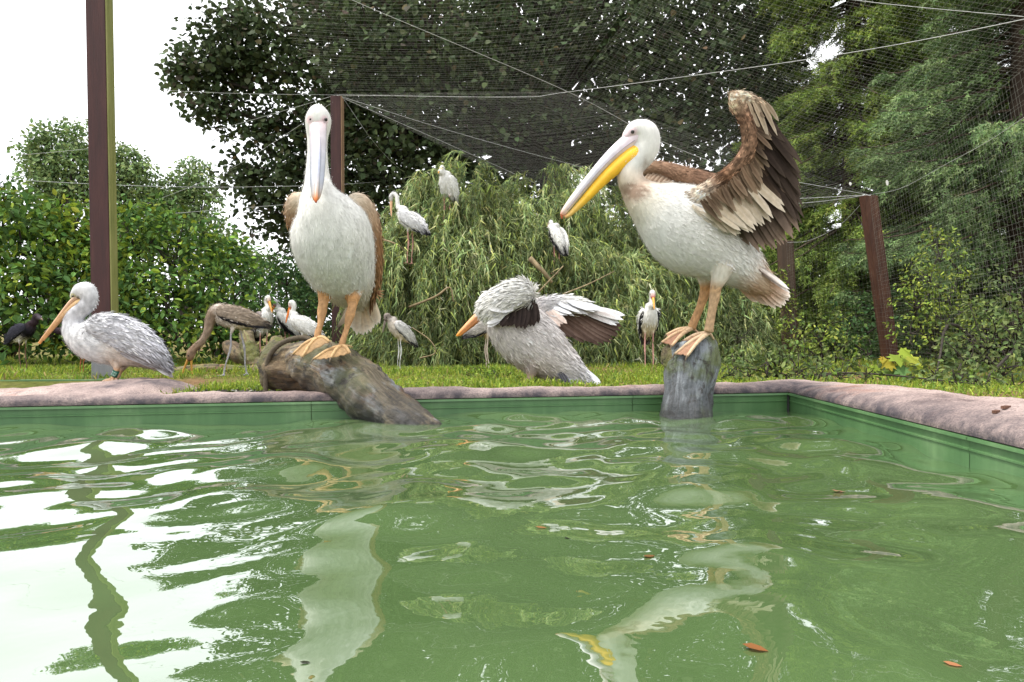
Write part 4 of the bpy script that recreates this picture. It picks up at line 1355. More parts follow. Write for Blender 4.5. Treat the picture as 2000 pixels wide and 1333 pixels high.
class Body:
    """Lofts joined by a voxel remesh into one continuous skin, with colour and feather flow carried over."""
    def __init__(s):
        s.V, s.F, s.c, s.t, s.fl, s.n = [], [], [], [], [], 0

    def loft(s, rows, ref, n=40, sides=24):
        """rows: x y z a b r g b fl"""
        V, F, ex, tg = loft(rows, ref, n, sides)
        s.V.append(V)
        s.F += [f + s.n for f in F]
        s.c.append(ex[:, :3])
        s.fl.append(ex[:, 3])
        s.t.append(tg)
        s.n += len(V)

    def build(s, parent, vox, smooth=5, spots=(), plume=9000, pl_len=1.0, mat='plumage', jit=0.06, lift=0.10, name='body', streak=None, pl_seed=0, flow=-1, wid=0.6):
        V = np.concatenate(s.V)
        by = {}
        for f in s.F:
            by.setdefault(f.shape[1], []).append(f)
        me = mesh_np('tmp', V, [np.concatenate(v) for v in by.values()])
        o = bpy.data.objects.new('tmp', me)
        C.objects.link(o)
        m = o.modifiers.new('r', 'REMESH')
        m.mode = 'VOXEL'
        m.voxel_size = vox
        m = o.modifiers.new('s', 'SMOOTH')
        m.factor = 0.5
        m.iterations = smooth
        dg = bpy.context.evaluated_depsgraph_get()
        em = bpy.data.meshes.new_from_object(o.evaluated_get(dg))
        bpy.data.objects.remove(o)
        nv = len(em.vertices)
        W = np.empty(nv * 3, np.float32)
        em.vertices.foreach_get('co', W)
        W = W.reshape(-1, 3).astype(float)
        N = np.empty(nv * 3, np.float32)
        em.vertices.foreach_get('normal', N)
        N = N.reshape(-1, 3).astype(float)
        kd = kdtree.KDTree(len(V))
        for i, v in enumerate(V):
            kd.insert(v, i)
        kd.balance()
        idx = np.array([kd.find(v)[1] for v in W])
        c = np.concatenate(s.c)[idx]
        t = np.concatenate(s.t)[idx]
        fl = np.concatenate(s.fl)[idx]
        c = np.clip(c, 0.005, 0.9)
        for cen, r, col, soft in spots:
            dd = np.linalg.norm(W - np.asarray(cen), axis=1)
            k = np.clip((r - dd) / (r * soft), 0, 1)[:, None]
            c = c * (1 - k) + np.asarray(col) * k
        if streak is not None:
            c = streak(W, N, c, fl)
        a = em.color_attributes.new('Col', 'FLOAT_COLOR', 'POINT')
        rgba = np.ones((nv, 4), np.float32)
        rgba[:, :3] = c
        a.data.foreach_set('color', rgba.ravel())
        em.polygons.foreach_set('use_smooth', np.ones(len(em.polygons), bool))
        em.materials.clear()
        ob = link(name, em, M[mat], parent)
        s.W, s.N, s.col, s.flow, s.fle = W, N, c, t, fl
        if plume:
            r = np.random.default_rng(pl_seed + 100)
            wt = (fl > 0.004).astype(float)
            i = r.choice(nv, plume, p=wt / wt.sum())
            nn = N[i]
            fw = flow * t[i]
            fw = nrm(fw - (fw * nn).sum(1, keepdims=True) * nn + r.normal(0, 0.12, (plume, 3)))
            pos = W[i] + r.normal(0, vox * 0.6, (plume, 3)) - nn * vox * 0.25
            ax = nrm(fw + nn * (lift + r.normal(0, 0.05, (plume, 1))))
            cc = np.clip(c[i] * np.exp(r.normal(0, jit, (plume, 1))), 0.004, 0.9)
            Vp, Fp = scatter(FQ, FQF, pos, ax, nn, fl[i] * pl_len * r.uniform(0.7, 1.3, plume), wid)
            cp = np.repeat(cc, 4, 0)
            po = G().add(Vp, Fp, cp).build('plumage', M[mat], ob, False)
            po['kind'] = 'stuff'
        return ob


def feather(parent, base, tip, nup, width, col, edge=None, tipc=None, bend=0.05, name='feather', n=8, mat='feather'):
    base, tip, nup = np.array(base, float), np.array(tip, float), np.array(nup, float)
    L = np.linalg.norm(tip - base)
    ax = (tip - base) / L
    y = nrm(np.cross(nup, ax))
    z = np.cross(ax, y)
    s = np.linspace(0, 1, n)
    wv = width * np.clip(np.minimum(0.35 + 2.2 * s, 1.0) * np.sqrt(np.clip(1 - s ** 3.2, 0.0, 1)), 0.06, 1)
    mid = base + ax * (s * L)[:, None] - z * (bend * L * (s ** 2 - s) * -1)[:, None] * -1
    cam_ = 0.18
    Lf = mid + y * wv[:, None] - z * (cam_ * wv)[:, None]
    Rt = mid - y * (wv * 0.8)[:, None] - z * (cam_ * wv)[:, None]
    V = np.concatenate([Lf, mid, Rt])
    i = np.arange(n - 1)
    F = np.concatenate([np.stack([i, i + 1, i + 1 + n, i + n], -1), np.stack([i + n, i + 1 + n, i + 1 + 2 * n, i + 2 * n], -1)])
    col = np.array(col, float)
    edge = col if edge is None else np.array(edge, float)
    tipc = col if tipc is None else np.array(tipc, float)
    k = (s ** 4)[:, None]
    cm = col * (1 - k) + tipc * k
    ce = edge * (1 - k) + tipc * k
    return G().add(V, F, np.concatenate([ce, cm, ce])).build(name, M[mat], parent)


def fan(parent, bases, tips, n, nup, width, col, edge=None, tipc=None, bend=0.05, jit=0.01, seed=0, wtip=None, name='feather', var=0.12):
    """n feathers between a base curve and a tip curve."""
    r = np.random.default_rng(seed)
    B, T = crom(bases, n), crom(tips, n)
    for i in range(n):
        f = i / max(1, n - 1)
        w_ = width if wtip is None else width * (1 - f) + wtip * f
        kv = math.exp(r.normal(0, var))
        cc = np.array(col) * kv
        ed = None if edge is None else np.array(edge) * kv ** 0.7
        up = np.array(nup) + np.array([0, 0.0, 0.0])
        feather(parent, B[i] + r.normal(0, jit * 0.2, 3), T[i] + r.normal(0, jit, 3) + nrm(np.array(nup)) * 0.0025 * (i % 3), up, w_ * r.uniform(0.9, 1.1), cc, ed, tipc, bend, name)


def eye(parent, p, r=0.008, name='eye'):
    n = 10
    s = np.linspace(-1, 1, n)
    rows = [[p[0] + r * a, p[1], p[2], r * math.sqrt(max(0, 1 - a * a)), r * math.sqrt(max(0, 1 - a * a))] for a in s]
    V, F, _, _ = loft(rows, (0, 1, 0), n, 12)
    return G().add(V, F, (0.01, 0.01, 0.01)).build(name, M['eye'], parent)


def foot(parent, ankle, tips, col, web, r0=0.010, sagz=0.0, heel=None):
    """Webbed foot: toes as tapering tubes, skin stretched between them."""
    g = G()
    ankle = np.array(ankle)
    paths = []
    for tp in tips:
        tp = np.array(tp)
        mid = (ankle + tp) / 2 + np.array([0, 0, 0.012])
        pp = crom([ankle, mid, tp], 9)
        paths.append(pp)
        V, F = tube(pp, np.linspace(r0, r0 * 0.55, 9), 9, 8)
        g.add(V, F, col)
        cl = nrm(pp[-1] - pp[-3])
        V, F = tube([pp[-1] - cl * 0.003, pp[-1] + cl * 0.010 + [0, 0, -0.004], pp[-1] + cl * 0.017 + [0, 0, -0.012]], [r0 * 0.45, r0 * 0.3, 0.0008], 5, 6)
        g.add(V, F, (0.16, 0.12, 0.08))
    if heel is not None:
        V, F = tube(crom([ankle, (ankle + heel) / 2 + np.array([0, 0, 0.004]), heel], 6), np.linspace(r0 * 0.8, r0 * 0.4, 6), 6, 6)
        g.add(V, F, col)
    o = g.build('foot', M['skin'], parent)
    gw = G()
    for a, b in zip(paths[:-1], paths[1:]):
        m_ = 7
        for i in range(len(a)):
            pass
        u = np.linspace(0, 1, m_)
        grid = a[:, None] * (1 - u)[None, :, None] + b[:, None] * u[None, :, None]
        s = np.linspace(0, 1, len(a))
        scal = np.sin(u * math.pi)
        end = nrm(a[-1] - a[0]) * 0.5 + nrm(b[-1] - b[0]) * 0.5
        grid -= (s[:, None] ** 3 * scal[None])[:, :, None] * end * np.linalg.norm(a[-1] - b[-1]) * 0.18
        grid[:, :, 2] -= (s[:, None] * scal[None]) * 0.006
        grid[:, :, 2] += (s[:, None]) * 0.003 * np.sin(u * 17)[None]
        top = grid.reshape(-1, 3)
        k = len(a)
        i, j = np.meshgrid(np.arange(k - 1), np.arange(m_ - 1), indexing='ij')
        q_ = np.stack([i * m_ + j, i * m_ + j + 1, (i + 1) * m_ + j + 1, (i + 1) * m_ + j], -1).reshape(-1, 4)
        gw.add(np.vstack([top, top - [0, 0, 0.003]]), [q_, q_[:, ::-1] + len(top)], web)
    gw.build('web', M['skin'], o)
    return o


WHT = (0.78, 0.77, 0.74)
CRM = (0.72, 0.67, 0.58)
LEGC = srgb(186, 146, 106)
LEGP = srgb(190, 160, 128)
TAN = srgb(150, 118, 90)
BRN = srgb(104, 78, 60)
DRK = srgb(52, 40, 34)


def R_(px, py, d, a, b, col, fl, ppm):
    """loft row: pixel centre, half depth a (m), half height b (px)"""
    return [*P(px, py, d), a, b / ppm, *col, fl]


# ------------------------------------------------ pelican facing the camera
dA = 3.46
kA = FOC / dA
pelA = thing('pelican', 'white pelican facing the pool head-on with its long bill held down', 'pelican', P(640, 690, dA), 'pelicans')
B = Body()
rowsA = []
for px, py, dy, a, b, col, fl in (
    (704, 598, 0.40, 0.030, 0.02, CRM, 0.05), (694, 580, 0.34, 0.075, 0.06, CRM, 0.05), (680, 556, 0.24, 0.135, 0.125, CRM, 0.045), (665, 520, 0.12, 0.170, 0.182, WHT, 0.034),
    (652, 477, 0.02, 0.192, 0.205, WHT, 0.03), (643, 440, -0.05, 0.182, 0.180, WHT, 0.028), (634, 412, -0.085, 0.144, 0.135, WHT, 0.024), (626, 390, -0.085, 0.100, 0.095, WHT, 0.02),
    (622, 366, -0.055, 0.068, 0.068, WHT, 0.022), (620, 335, -0.02, 0.054, 0.056, WHT, 0.018), (620, 300, 0.00, 0.047, 0.050, WHT, 0.016), (620, 272, 0.005, 0.048, 0.054, WHT, 0.012),
    (621, 250, 0.0, 0.057, 0.068, WHT, 0.009), (622, 232, -0.008, 0.060, 0.068, WHT, 0.009), (622, 217, -0.01, 0.044, 0.052, WHT, 0.010), (622, 209, -0.005, 0.018, 0.022, WHT, 0.012)):
    rowsA.append([*P(px, py, dA + dy), a, b, *col, fl])
B.loft(rowsA, (1, 0, 0), 110, 40)
# thighs and legs
for leg_ in (((640, 556, 0.10, 0.055), (634, 578, 0.05, 0.034), (631, 595, 0.02, 0.0235), (629, 608, 0.01, 0.025), (626, 632, -0.01, 0.0155), (621, 650, -0.02, 0.018), (620, 664, -0.03, 0.017)),
             ((690, 562, 0.12, 0.055), (689, 584, 0.06, 0.034), (688, 600, 0.03, 0.0225), (684, 614, 0.02, 0.0245), (677, 643, 0.00, 0.0145), (669, 668, -0.02, 0.017), (666, 678, -0.03, 0.016))):
    rows = []
    for i, (px, py, dy, r) in enumerate(leg_):
        rows.append([*P(px, py, dA + dy), r, r, *(CRM if i < 1 else LEGC), 0.03 if i < 1 else 0])
    B.loft(rows, (1, 0, 0), 30, 14)
eyL, eyR = P(607.5, 235, dA - 0.055), P(636, 235, dA - 0.055)
pink = srgb(222, 196, 200)


def leg_skin(W, c, fl):
    """Blotchy, scaled skin on the bare legs."""
    k = (fl < 0.002)[:, None] & (c[:, 2:3] < 0.45)
    s = snoise(W, 0.030, 61, 2)[:, None] * 0.20 + 0.10 * np.sign(np.sin(W[:, 2:3] * 900 + 2 * np.sin(W[:, 0:1] * 260)))
    return np.where(k, np.clip(c * (1 + s) * [1.0, 0.97, 0.95], 0.02, 0.7), c)


def streakA(W, N, c, fl):
    k = (fl > 0.02)[:, None]
    s = snoise(W * [1, 1, 0.35], 0.05, 81, 2)[:, None]
    return leg_skin(W, np.clip(c * (1 + k * 0.09 * s), 0, 0.85), fl)


B.build(pelA, 0.0085, 4, [(eyL, 0.030, pink, 0.5), (eyR, 0.030, pink, 0.5), (P(622, 246, dA - 0.07), 0.03, pink, 0.6)], 34000, 0.72, streak=streakA, pl_seed=1, jit=0.05, lift=0.008, wid=0.36)
eye(pelA, P(607.5, 234, dA - 0.0635), 0.0085)
eye(pelA, P(636.5, 234, dA - 0.0635), 0.0085)
# bill: upper half with a raised ridge, lower half behind it, hooked nail
rows = []
for px, py, dy, a, b, col in ((621, 240, -0.045, 0.041, 0.020, srgb(190, 168, 168)), (621, 262, -0.095, 0.040, 0.018, srgb(170, 160, 164)), (621, 290, -0.150, 0.038, 0.014, srgb(154, 150, 156)), (620, 325, -0.215, 0.035, 0.011, srgb(138, 140, 148)), (619, 355, -0.27, 0.031, 0.009, srgb(128, 132, 142)), (618, 378, -0.305, 0.023, 0.008, srgb(150, 140, 134)), (617, 389, -0.318, 0.014, 0.008, srgb(170, 116, 74)), (617, 393, -0.320, 0.006, 0.006, srgb(160, 72, 34))):
    rows.append([*P(px, py, dA + dy), a, b, *col])
V, F, ex, _ = loft(rows, (1, 0, 0), 60, 24)
bill = G().add(V, F, ex[:, :3]).build('upper_bill', M['bill'], pelA)
rows = [[*P(px, py, dA + dy - 0.012), a, 0.006, *col] for px, py, dy, a, col in ((621, 248, -0.075, 0.010, srgb(206, 190, 196)), (621, 290, -0.160, 0.012, srgb(184, 182, 196)), (620, 330, -0.228, 0.012, srgb(160, 164, 180)), (618, 370, -0.296, 0.010, srgb(176, 160, 150)), (617, 388, -0.322, 0.009, srgb(196, 116, 60)), (617, 396, -0.326, 0.004, srgb(170, 66, 30)))]
V, F, ex, _ = loft(rows, (1, 0, 0), 40, 12)
G().add(V, F, ex[:, :3]).build('ridge', M['bill'], bill)
rows = [[*P(px, py, dA + dy), a, b, *col] for px, py, dy, a, b, col in ((621, 262, -0.06, 0.034, 0.022, srgb(214, 190, 170)), (621, 300, -0.135, 0.033, 0.022, srgb(214, 196, 150)), (620, 340, -0.22, 0.031, 0.014, srgb(196, 186, 160)), (618, 378, -0.295, 0.022, 0.008, srgb(176, 170, 170)), (617, 390, -0.312, 0.008, 0.005, srgb(180, 120, 80)))]
V, F, ex, _ = loft(rows, (1, 0, 0), 40, 16)
G().add(V, F, ex[:, :3]).build('lower_bill', M['bill'], pelA)
for k, (dx, h) in enumerate(((0, 0.03), (0.008, 0.024), (-0.008, 0.022))):
    feather(pelA, P(622, 211, dA) + [dx, 0, 0], P(622, 211, dA) + [dx * 1.6 - 0.004, 0.02, h], (0, -1, 0), 0.006, WHT, name='crest_feather', n=5)
# folded wings
for side, rows_ in ((1, ((684, 388, 0.02, 14, 0.03), (697, 398, 0.05, 26, 0.05), (712, 430, 0.09, 29, 0.06), (723, 470, 0.14, 24, 0.06), (731, 510, 0.20, 17, 0.05), (734, 545, 0.26, 10, 0.035), (731, 572, 0.32, 4, 0.02))),
                    (-1, ((590, 386, 0.03, 8, 0.03), (577, 394, 0.06, 15, 0.045), (572, 414, 0.11, 15, 0.055), (582, 445, 0.17, 14, 0.055), (606, 490, 0.26, 12, 0.05), (630, 530, 0.36, 6, 0.03)))):
    Bw = Body()
    rows = []
    for i, (px, py, dy, b, a) in enumerate(rows_):
        f = i / (len(rows_) - 1)
        cc = np.array(srgb(214, 200, 180)) * (1 - min(1, f * 2.2)) + np.array(srgb(158, 120, 88)) * min(1, f * 2.2)
        rows.append([*P(px, py, dA + dy), b / kA, a, *cc, 0.018 + 0.05 * f])
    Bw.loft(rows, (1, 0, 0), 50, 24)
    wo = Bw.build(pelA, 0.008, 4, (), 3200, 0.8, 'feather', 0.14, 0.0, 'wing', pl_seed=4 + side, flow=1, wid=0.55)
    tips = [P(px, py, dA + dy) for px, py, dy in (((724, 560, 0.27), (733, 600, 0.36), (722, 618, 0.42)) if side > 0 else ((620, 545, 0.34), (636, 572, 0.42), (650, 580, 0.44)))]
    bas = [P(px, py, dA + dy) for px, py, dy in (((716, 470, 0.12), (728, 500, 0.2), (728, 540, 0.27)) if side > 0 else ((590, 450, 0.2), (606, 480, 0.27), (624, 520, 0.34)))]
    fan(wo, bas, tips, 7, (side, -0.6, 0.2), 0.022, srgb(120, 88, 64), srgb(176, 140, 108), srgb(90, 66, 50), 0.04, 0.004, 3)
# tail fan, drooping behind to the right
fan(pelA, [P(686, 566, dA + 0.33), P(700, 570, dA + 0.36), P(714, 572, dA + 0.36)], [P(689, 648, dA + 0.50), P(712, 654, dA + 0.53), P(742, 630, dA + 0.50)], 11, (0.1, -1, 0.1), 0.030, srgb(206, 180, 148), srgb(226, 212, 190), srgb(238, 232, 222), 0.03, 0.006, 9, name='tail_feather')
fan(pelA, [P(700, 565, dA + 0.38), P(716, 566, dA + 0.4)], [P(676, 600, dA + 0.5), P(660, 640, dA + 0.52)], 3, (0.1, -1, 0.1), 0.022, srgb(196, 180, 156), None, srgb(90, 78, 70), 0.03, 0.004, 10, name='tail_feather')
fan(pelA, [P(678, 552, dA + 0.22), P(700, 556, dA + 0.25), P(716, 560, dA + 0.30)], [P(676, 604, dA + 0.40), P(706, 606, dA + 0.42), P(726, 604, dA + 0.40)], 8, (0.1, -1, 0.2), 0.026, srgb(226, 210, 186), srgb(232, 222, 206), None, 0.03, 0.005, 12, name='covert_feather')
foot(pelA, P(620, 660, dA - 0.03), [P(572, 692, dA - 0.09), P(590, 698, dA - 0.14), P(644, 668, dA - 0.10)], srgb(190, 156, 112), srgb(150, 120, 82), 0.010, heel=P(640, 662, dA + 0.04))
foot(pelA, P(667, 676, dA - 0.03), [P(612, 702, dA - 0.15), P(646, 699, dA - 0.16), P(684, 690, dA - 0.12)], srgb(194, 160, 116), srgb(154, 124, 86), 0.010, heel=P(688, 678, dA + 0.03))

# ------------------------------------------------ pelican with raised wing
dB = 3.62
kB = FOC / dB
pelB = thing('pelican', 'white and brown pelican raising its wing, bill with bright yellow pouch', 'pelican', P(1350, 665, dB), 'pelicans')
B = Body()
GRW = srgb(226, 214, 200)
rows = [R_(1508, 566, dB + .02, 0.045, 17, srgb(206, 178, 152), 0.05, kB), R_(1478, 545, dB + .02, 0.075, 30, srgb(214, 192, 170), 0.05, kB), R_(1445, 518, dB + .01, 0.11, 46, WHT, 0.05, kB),
        R_(1408, 490, dB, 0.15, 64, WHT, 0.045, kB), R_(1366, 462, dB, 0.185, 82, WHT, 0.04, kB), R_(1325, 436, dB, 0.185, 80, WHT, 0.036, kB), R_(1290, 412, dB - .01, 0.155, 62, WHT, 0.032, kB),
        R_(1260, 390, dB - .02, 0.105, 41, CRM, 0.026, kB), R_(1240, 368, dB - .02, 0.068, 29, srgb(214, 196, 178), 0.02, kB), R_(1230, 345, dB - .03, 0.054, 24, GRW, 0.018, kB), R_(1236, 322, dB - .03, 0.052, 25, WHT, 0.016, kB),
        R_(1252, 302, dB - .03, 0.054, 27, WHT, 0.014, kB), R_(1262, 283, dB - .03, 0.057, 27, WHT, 0.012, kB), R_(1258, 263, dB - .03, 0.060, 28, WHT, 0.010, kB), R_(1243, 256, dB - .035, 0.054, 21, WHT, 0.009, kB), R_(1230, 263, dB - .04, 0.042, 14, WHT, 0.006, kB), R_(1219, 273, dB - .042, 0.030, 8, srgb(226, 206, 204), 0.0, kB)]
B.loft(rows, (0, 1, 0), 120, 40)
for leg_ in (((1372, 520, 0.09, 0.05), (1376, 545, 0.08, 0.036), (1377, 560, 0.08, 0.027), (1376, 574, 0.08, 0.027), (1366, 604, 0.075, 0.0215), (1354, 632, 0.07, 0.023), (1350, 644, 0.07, 0.024)),
             ((1412, 520, -0.09, 0.055), (1404, 545, -0.09, 0.040), (1398, 562, -0.085, 0.029), (1396, 578, -0.08, 0.0275), (1391, 606, -0.075, 0.022), (1386, 634, -0.07, 0.023), (1384, 650, -0.07, 0.025))):
    rows = []
    for i, (px, py, dy, r) in enumerate(leg_):
        rows.append([*P(px, py, dB + dy), r, r, *(CRM if i < 2 else (LEGC if dy > 0 else LEGP)), 0.03 if i < 2 else 0])
    B.loft(rows, (0, 1, 0), 34, 14)


def streakB(W, N, c, fl):
    px = W[:, 0] / W[:, 1] * FOC + 1000
    py = 640 - W[:, 2] / W[:, 1] * FOC
    # brown smudge round the lower neck and along its back
    s = snoise(W, 0.035, 91, 2)
    k = np.clip(1 - np.hypot((px - 1238) / 40, (py - 376) / 22), 0, 1) * 1.5 + np.clip(1 - np.hypot((px - 1262) / 18, (py - 334) / 34), 0, 1) * 0.7
    k = np.clip(k * (0.9 + 0.5 * s), 0, 0.75)[:, None]
    c = c * (1 - k) + np.array(srgb(128, 100, 82)) * k
    k = np.clip(np.clip((py - 498 - (px - 1400) * 0.55) / 40, 0, 1) * np.clip((px - 1425) / 40, 0, 1) * (0.75 + 0.4 * s), 0, 0.8)[:, None]
    c = c * (1 - k) + np.array(srgb(186, 146, 116)) * k
    return leg_skin(W, c, fl)


eB = P(1235, 258, dB - 0.09)
B.build(pelB, 0.0085, 4, [(eB, 0.034, srgb(226, 204, 208), 0.35), (P(1222, 266, dB - 0.085), 0.030, srgb(226, 204, 210), 0.4)], 34000, 0.70, streak=streakB, pl_seed=2, jit=0.05, lift=0.008, wid=0.36)
eye(pelB, P(1235.5, 258, dB - 0.0895), 0.0095)
eye(pelB, P(1236, 258, dB + 0.022), 0.0095)
rows = [R_(px, py, dB - 0.045, a, b, col, 0, kB)[:8] for px, py, a, b, col in ((1244, 268, 0.030, 14, srgb(224, 204, 212)), (1226, 278, 0.031, 15, srgb(226, 212, 220)), (1190, 308, 0.030, 11.5, srgb(220, 214, 224)), (1155, 347, 0.028, 9.5, srgb(206, 204, 212)), (1122, 387, 0.025, 8, srgb(216, 206, 206)), (1104, 411, 0.018, 6.5, srgb(220, 196, 186)), (1098, 421, 0.009, 5, srgb(206, 140, 110)))]
V, F, ex, _ = loft(rows, (0, 1, 0), 70, 24)
bl = G().add(V, F, ex).build('upper_bill', M['bill'], pelB)
rows = [[*P(px, py, dB - 0.045 - a), 0.0022, 0.0022, *srgb(160, 148, 160)] for px, py, a in ((1240, 274, 0.031), (1215, 292, 0.032), (1180, 324, 0.030), (1140, 370, 0.027), (1108, 410, 0.019))]
V, F, ex, _ = loft(rows, (0, 1, 0), 40, 6)
G().add(V, F, ex).build('groove', M['bill'], bl)
rows = [[*P(1098, 414, dB - 0.045), 0.008, 0.006, *srgb(200, 120, 86)], [*P(1097, 421, dB - 0.045), 0.008, 0.007, *srgb(196, 104, 70)], [*P(1098, 428, dB - 0.045), 0.003, 0.003, *srgb(180, 90, 60)]]
V, F, ex, _ = loft(rows, (0, 1, 0), 12, 10)
G().add(V, F, ex).build('bill_nail', M['bill'], bl)
YL = srgb(246, 190, 50)
rows = [R_(px, py, dB - 0.045, a, b, col, 0, kB)[:8] for px, py, a, b, col in ((1266, 285, 0.012, 5, YL), (1256, 292, 0.030, 14, YL), (1236, 304, 0.038, 17, YL), (1210, 322, 0.036, 14, YL), (1176, 353, 0.032, 11, YL), (1142, 390, 0.026, 8, srgb(240, 190, 60)), (1114, 418, 0.016, 4.5, srgb(232, 190, 110)), (1103, 425, 0.008, 3, srgb(220, 170, 120)))]
V, F, ex, _ = loft(rows, (0, 1, 0), 70, 24)
G().add(V, F, ex).build('pouch', M['bill'], pelB)
# feet
foot(pelB, P(1350, 642, dB + 0.06), [P(1302, 654, dB + 0.11), P(1293, 669, dB + 0.02), P(1312, 676, dB - 0.06)], srgb(204, 172, 136), srgb(150, 112, 88), 0.012, heel=P(1366, 652, dB + 0.09))
foot(pelB, P(1384, 650, dB - 0.06), [P(1332, 668, dB + 0.00), P(1318, 692, dB - 0.06), P(1342, 696, dB - 0.15)], srgb(206, 178, 146), srgb(152, 116, 92), 0.012, heel=P(1394, 664, dB - 0.02))
# tail
fan(pelB, [P(1440, 548, dB + .06), P(1470, 538, dB), P(1490, 530, dB - .03)], [P(1478, 590, dB + .10), P(1522, 602, dB + .02), P(1546, 580, dB - .05)], 13, (0.1, -1, 0.25), 0.034, srgb(184, 140, 108), srgb(206, 172, 146), srgb(236, 226, 216), 0.03, 0.004, 21, name='tail_feather')
fan(pelB, [P(1452, 500, dB - .06), P(1462, 508, dB - .06), P(1470, 516, dB - .06)], [P(1528, 556, dB - .07), P(1538, 564, dB - .07), P(1544, 574, dB - .07)], 4, (0.35, -1, 0.6), 0.020, srgb(226, 216, 206), srgb(120, 100, 88), srgb(240, 234, 228), 0.02, 0.002, 22, name='tail_feather')
# near wing, raised: arm skin, dark flight feathers, pale lining
Bw = Body()
arm = [(1345, 402, -0.10, 30, 0.060), (1372, 386, -0.14, 24, 0.045), (1408, 360, -0.19, 20, 0.032), (1440, 330, -0.23, 17, 0.026), (1461, 295, -0.25, 15, 0.022), (1463, 260, -0.26, 14, 0.02), (1452, 225, -0.26, 14, 0.02), (1440, 203, -0.26, 15, 0.022), (1436, 190, -0.26, 11, 0.018), (1428, 183, -0.26, 5, 0.010)]
rows = []
for i, (px, py, dy, b, a) in enumerate(arm):
    cc = srgb(206, 190, 172) if i < 2 else (srgb(120, 94, 76) if i < 7 else srgb(176, 152, 128))
    rows.append([*P(px, py, dB + dy), a, b / kB, *cc, 0.020])
Bw.loft(rows, (0, 1, 0), 60, 20)
# the hand rolls over the top
rows = [[*P(px, py, dB + dy), a, b / kB, *cc, 0.020] for px, py, dy, b, a, cc in ((1424, 190, -0.26, 8, 0.014, srgb(196, 180, 158)), (1440, 190, -0.26, 12, 0.022, srgb(206, 190, 168)), (1462, 195, -0.25, 12, 0.022, srgb(190, 170, 148)), (1485, 206, -0.24, 9, 0.018, srgb(160, 136, 114)), (1502, 222, -0.23, 5, 0.012, srgb(110, 90, 76)))]
Bw.loft(rows, (0, 1, 0), 30, 16)


def streakW(W, N, c, fl):
    s = snoise(W, 0.03, 93, 2)[:, None]
    return np.clip(c * np.exp(0.8 * s), 0.02, 0.7)


wingB = Bw.build(pelB, 0.007, 3, (), 5200, 1.0, 'feather', 0.3, 0.04, 'wing', streak=streakW, pl_seed=7, flow=1, wid=0.55)
DB_, DG_ = srgb(26, 19, 17), srgb(40, 31, 27)
W0 = dB - 0.19
# secondaries: long dark feathers hanging to the lower right
fan(wingB, [P(1380, 400, W0), P(1420, 370, W0 - .03), P(1452, 335, W0 - .05), P(1464, 290, W0 - .06)], [P(1436, 460, W0 + .08), P(1486, 489, W0 + .05), P(1528, 478, W0 + .02), P(1556, 452, W0)], 19, (0.2, -1, 0.1), 0.032, DB_, DG_, srgb(150, 130, 116), 0.05, 0.010, 31, var=0.25)
# primaries: from the wrist, sweeping down the right edge
fan(wingB, [P(1464, 280, W0 - .05), P(1468, 240, W0 - .05), P(1462, 205, W0 - .05), P(1470, 196, W0 - .04)], [P(1558, 446, W0), P(1566, 400, W0 - .02), P(1560, 335, W0 - .04), P(1542, 282, W0 - .05)], 15, (0.2, -1, 0.1), 0.026, srgb(28, 21, 18), srgb(48, 39, 34), srgb(84, 72, 64), 0.10, 0.012, 32, var=0.35)
# under-wing coverts in overlapping rows, nearer the viewer
def off(pts, dy):
    return [p + np.array([0, dy, 0]) for p in pts]
fan(wingB, off([P(1366, 400, W0), P(1392, 386, W0), P(1424, 360, W0), P(1452, 330, W0)], -0.055), off([P(1428, 456, W0), P(1456, 454, W0), P(1492, 438, W0), P(1516, 402, W0)], -0.035), 19, (0.2, -1, 0.1), 0.024, srgb(168, 152, 130), srgb(190, 177, 158), srgb(202, 190, 172), 0.04, 0.014, 33, name='covert_feather', var=0.15)
fan(wingB, off([P(1454, 326, W0), P(1460, 310, W0), P(1463, 298, W0), P(1465, 280, W0)], -0.055), off([P(1514, 396, W0), P(1516, 382, W0), P(1514, 366, W0), P(1510, 346, W0)], -0.035), 9, (0.2, -1, 0.1), 0.022, srgb(46, 35, 28), srgb(64, 51, 42), srgb(92, 78, 66), 0.04, 0.014, 41, name='covert_feather', var=0.35)
fan(wingB, off([P(1462, 290, W0), P(1466, 255, W0), P(1458, 225, W0), P(1452, 205, W0)], -0.06), off([P(1516, 372, W0), P(1524, 330, W0), P(1512, 280, W0), P(1500, 240, W0)], -0.045), 18, (0.2, -1, 0.1), 0.019, srgb(30, 22, 19), srgb(46, 37, 32), srgb(72, 62, 54), 0.06, 0.014, 34, name='covert_feather', var=0.4)
fan(wingB, off([P(1360, 398, W0), P(1406, 366, W0), P(1440, 336, W0), P(1458, 296, W0)], -0.072), off([P(1396, 432, W0), P(1436, 412, W0), P(1470, 384, W0), P(1486, 340, W0)], -0.058), 24, (0.2, -1, 0.1), 0.016, srgb(84, 66, 52), srgb(116, 97, 79), srgb(140, 122, 102), 0.04, 0.012, 35, name='covert_feather', var=0.35)
fan(wingB, off([P(1458, 296, W0), P(1463, 262, W0), P(1455, 226, W0), P(1446, 204, W0)], -0.075), off([P(1490, 336, W0), P(1492, 292, W0), P(1482, 250, W0), P(1478, 222, W0)], -0.062), 18, (0.2, -1, 0.1), 0.015, srgb(58, 45, 36), srgb(90, 74, 60), srgb(130, 114, 96), 0.06, 0.012, 36, name='covert_feather', var=0.45)
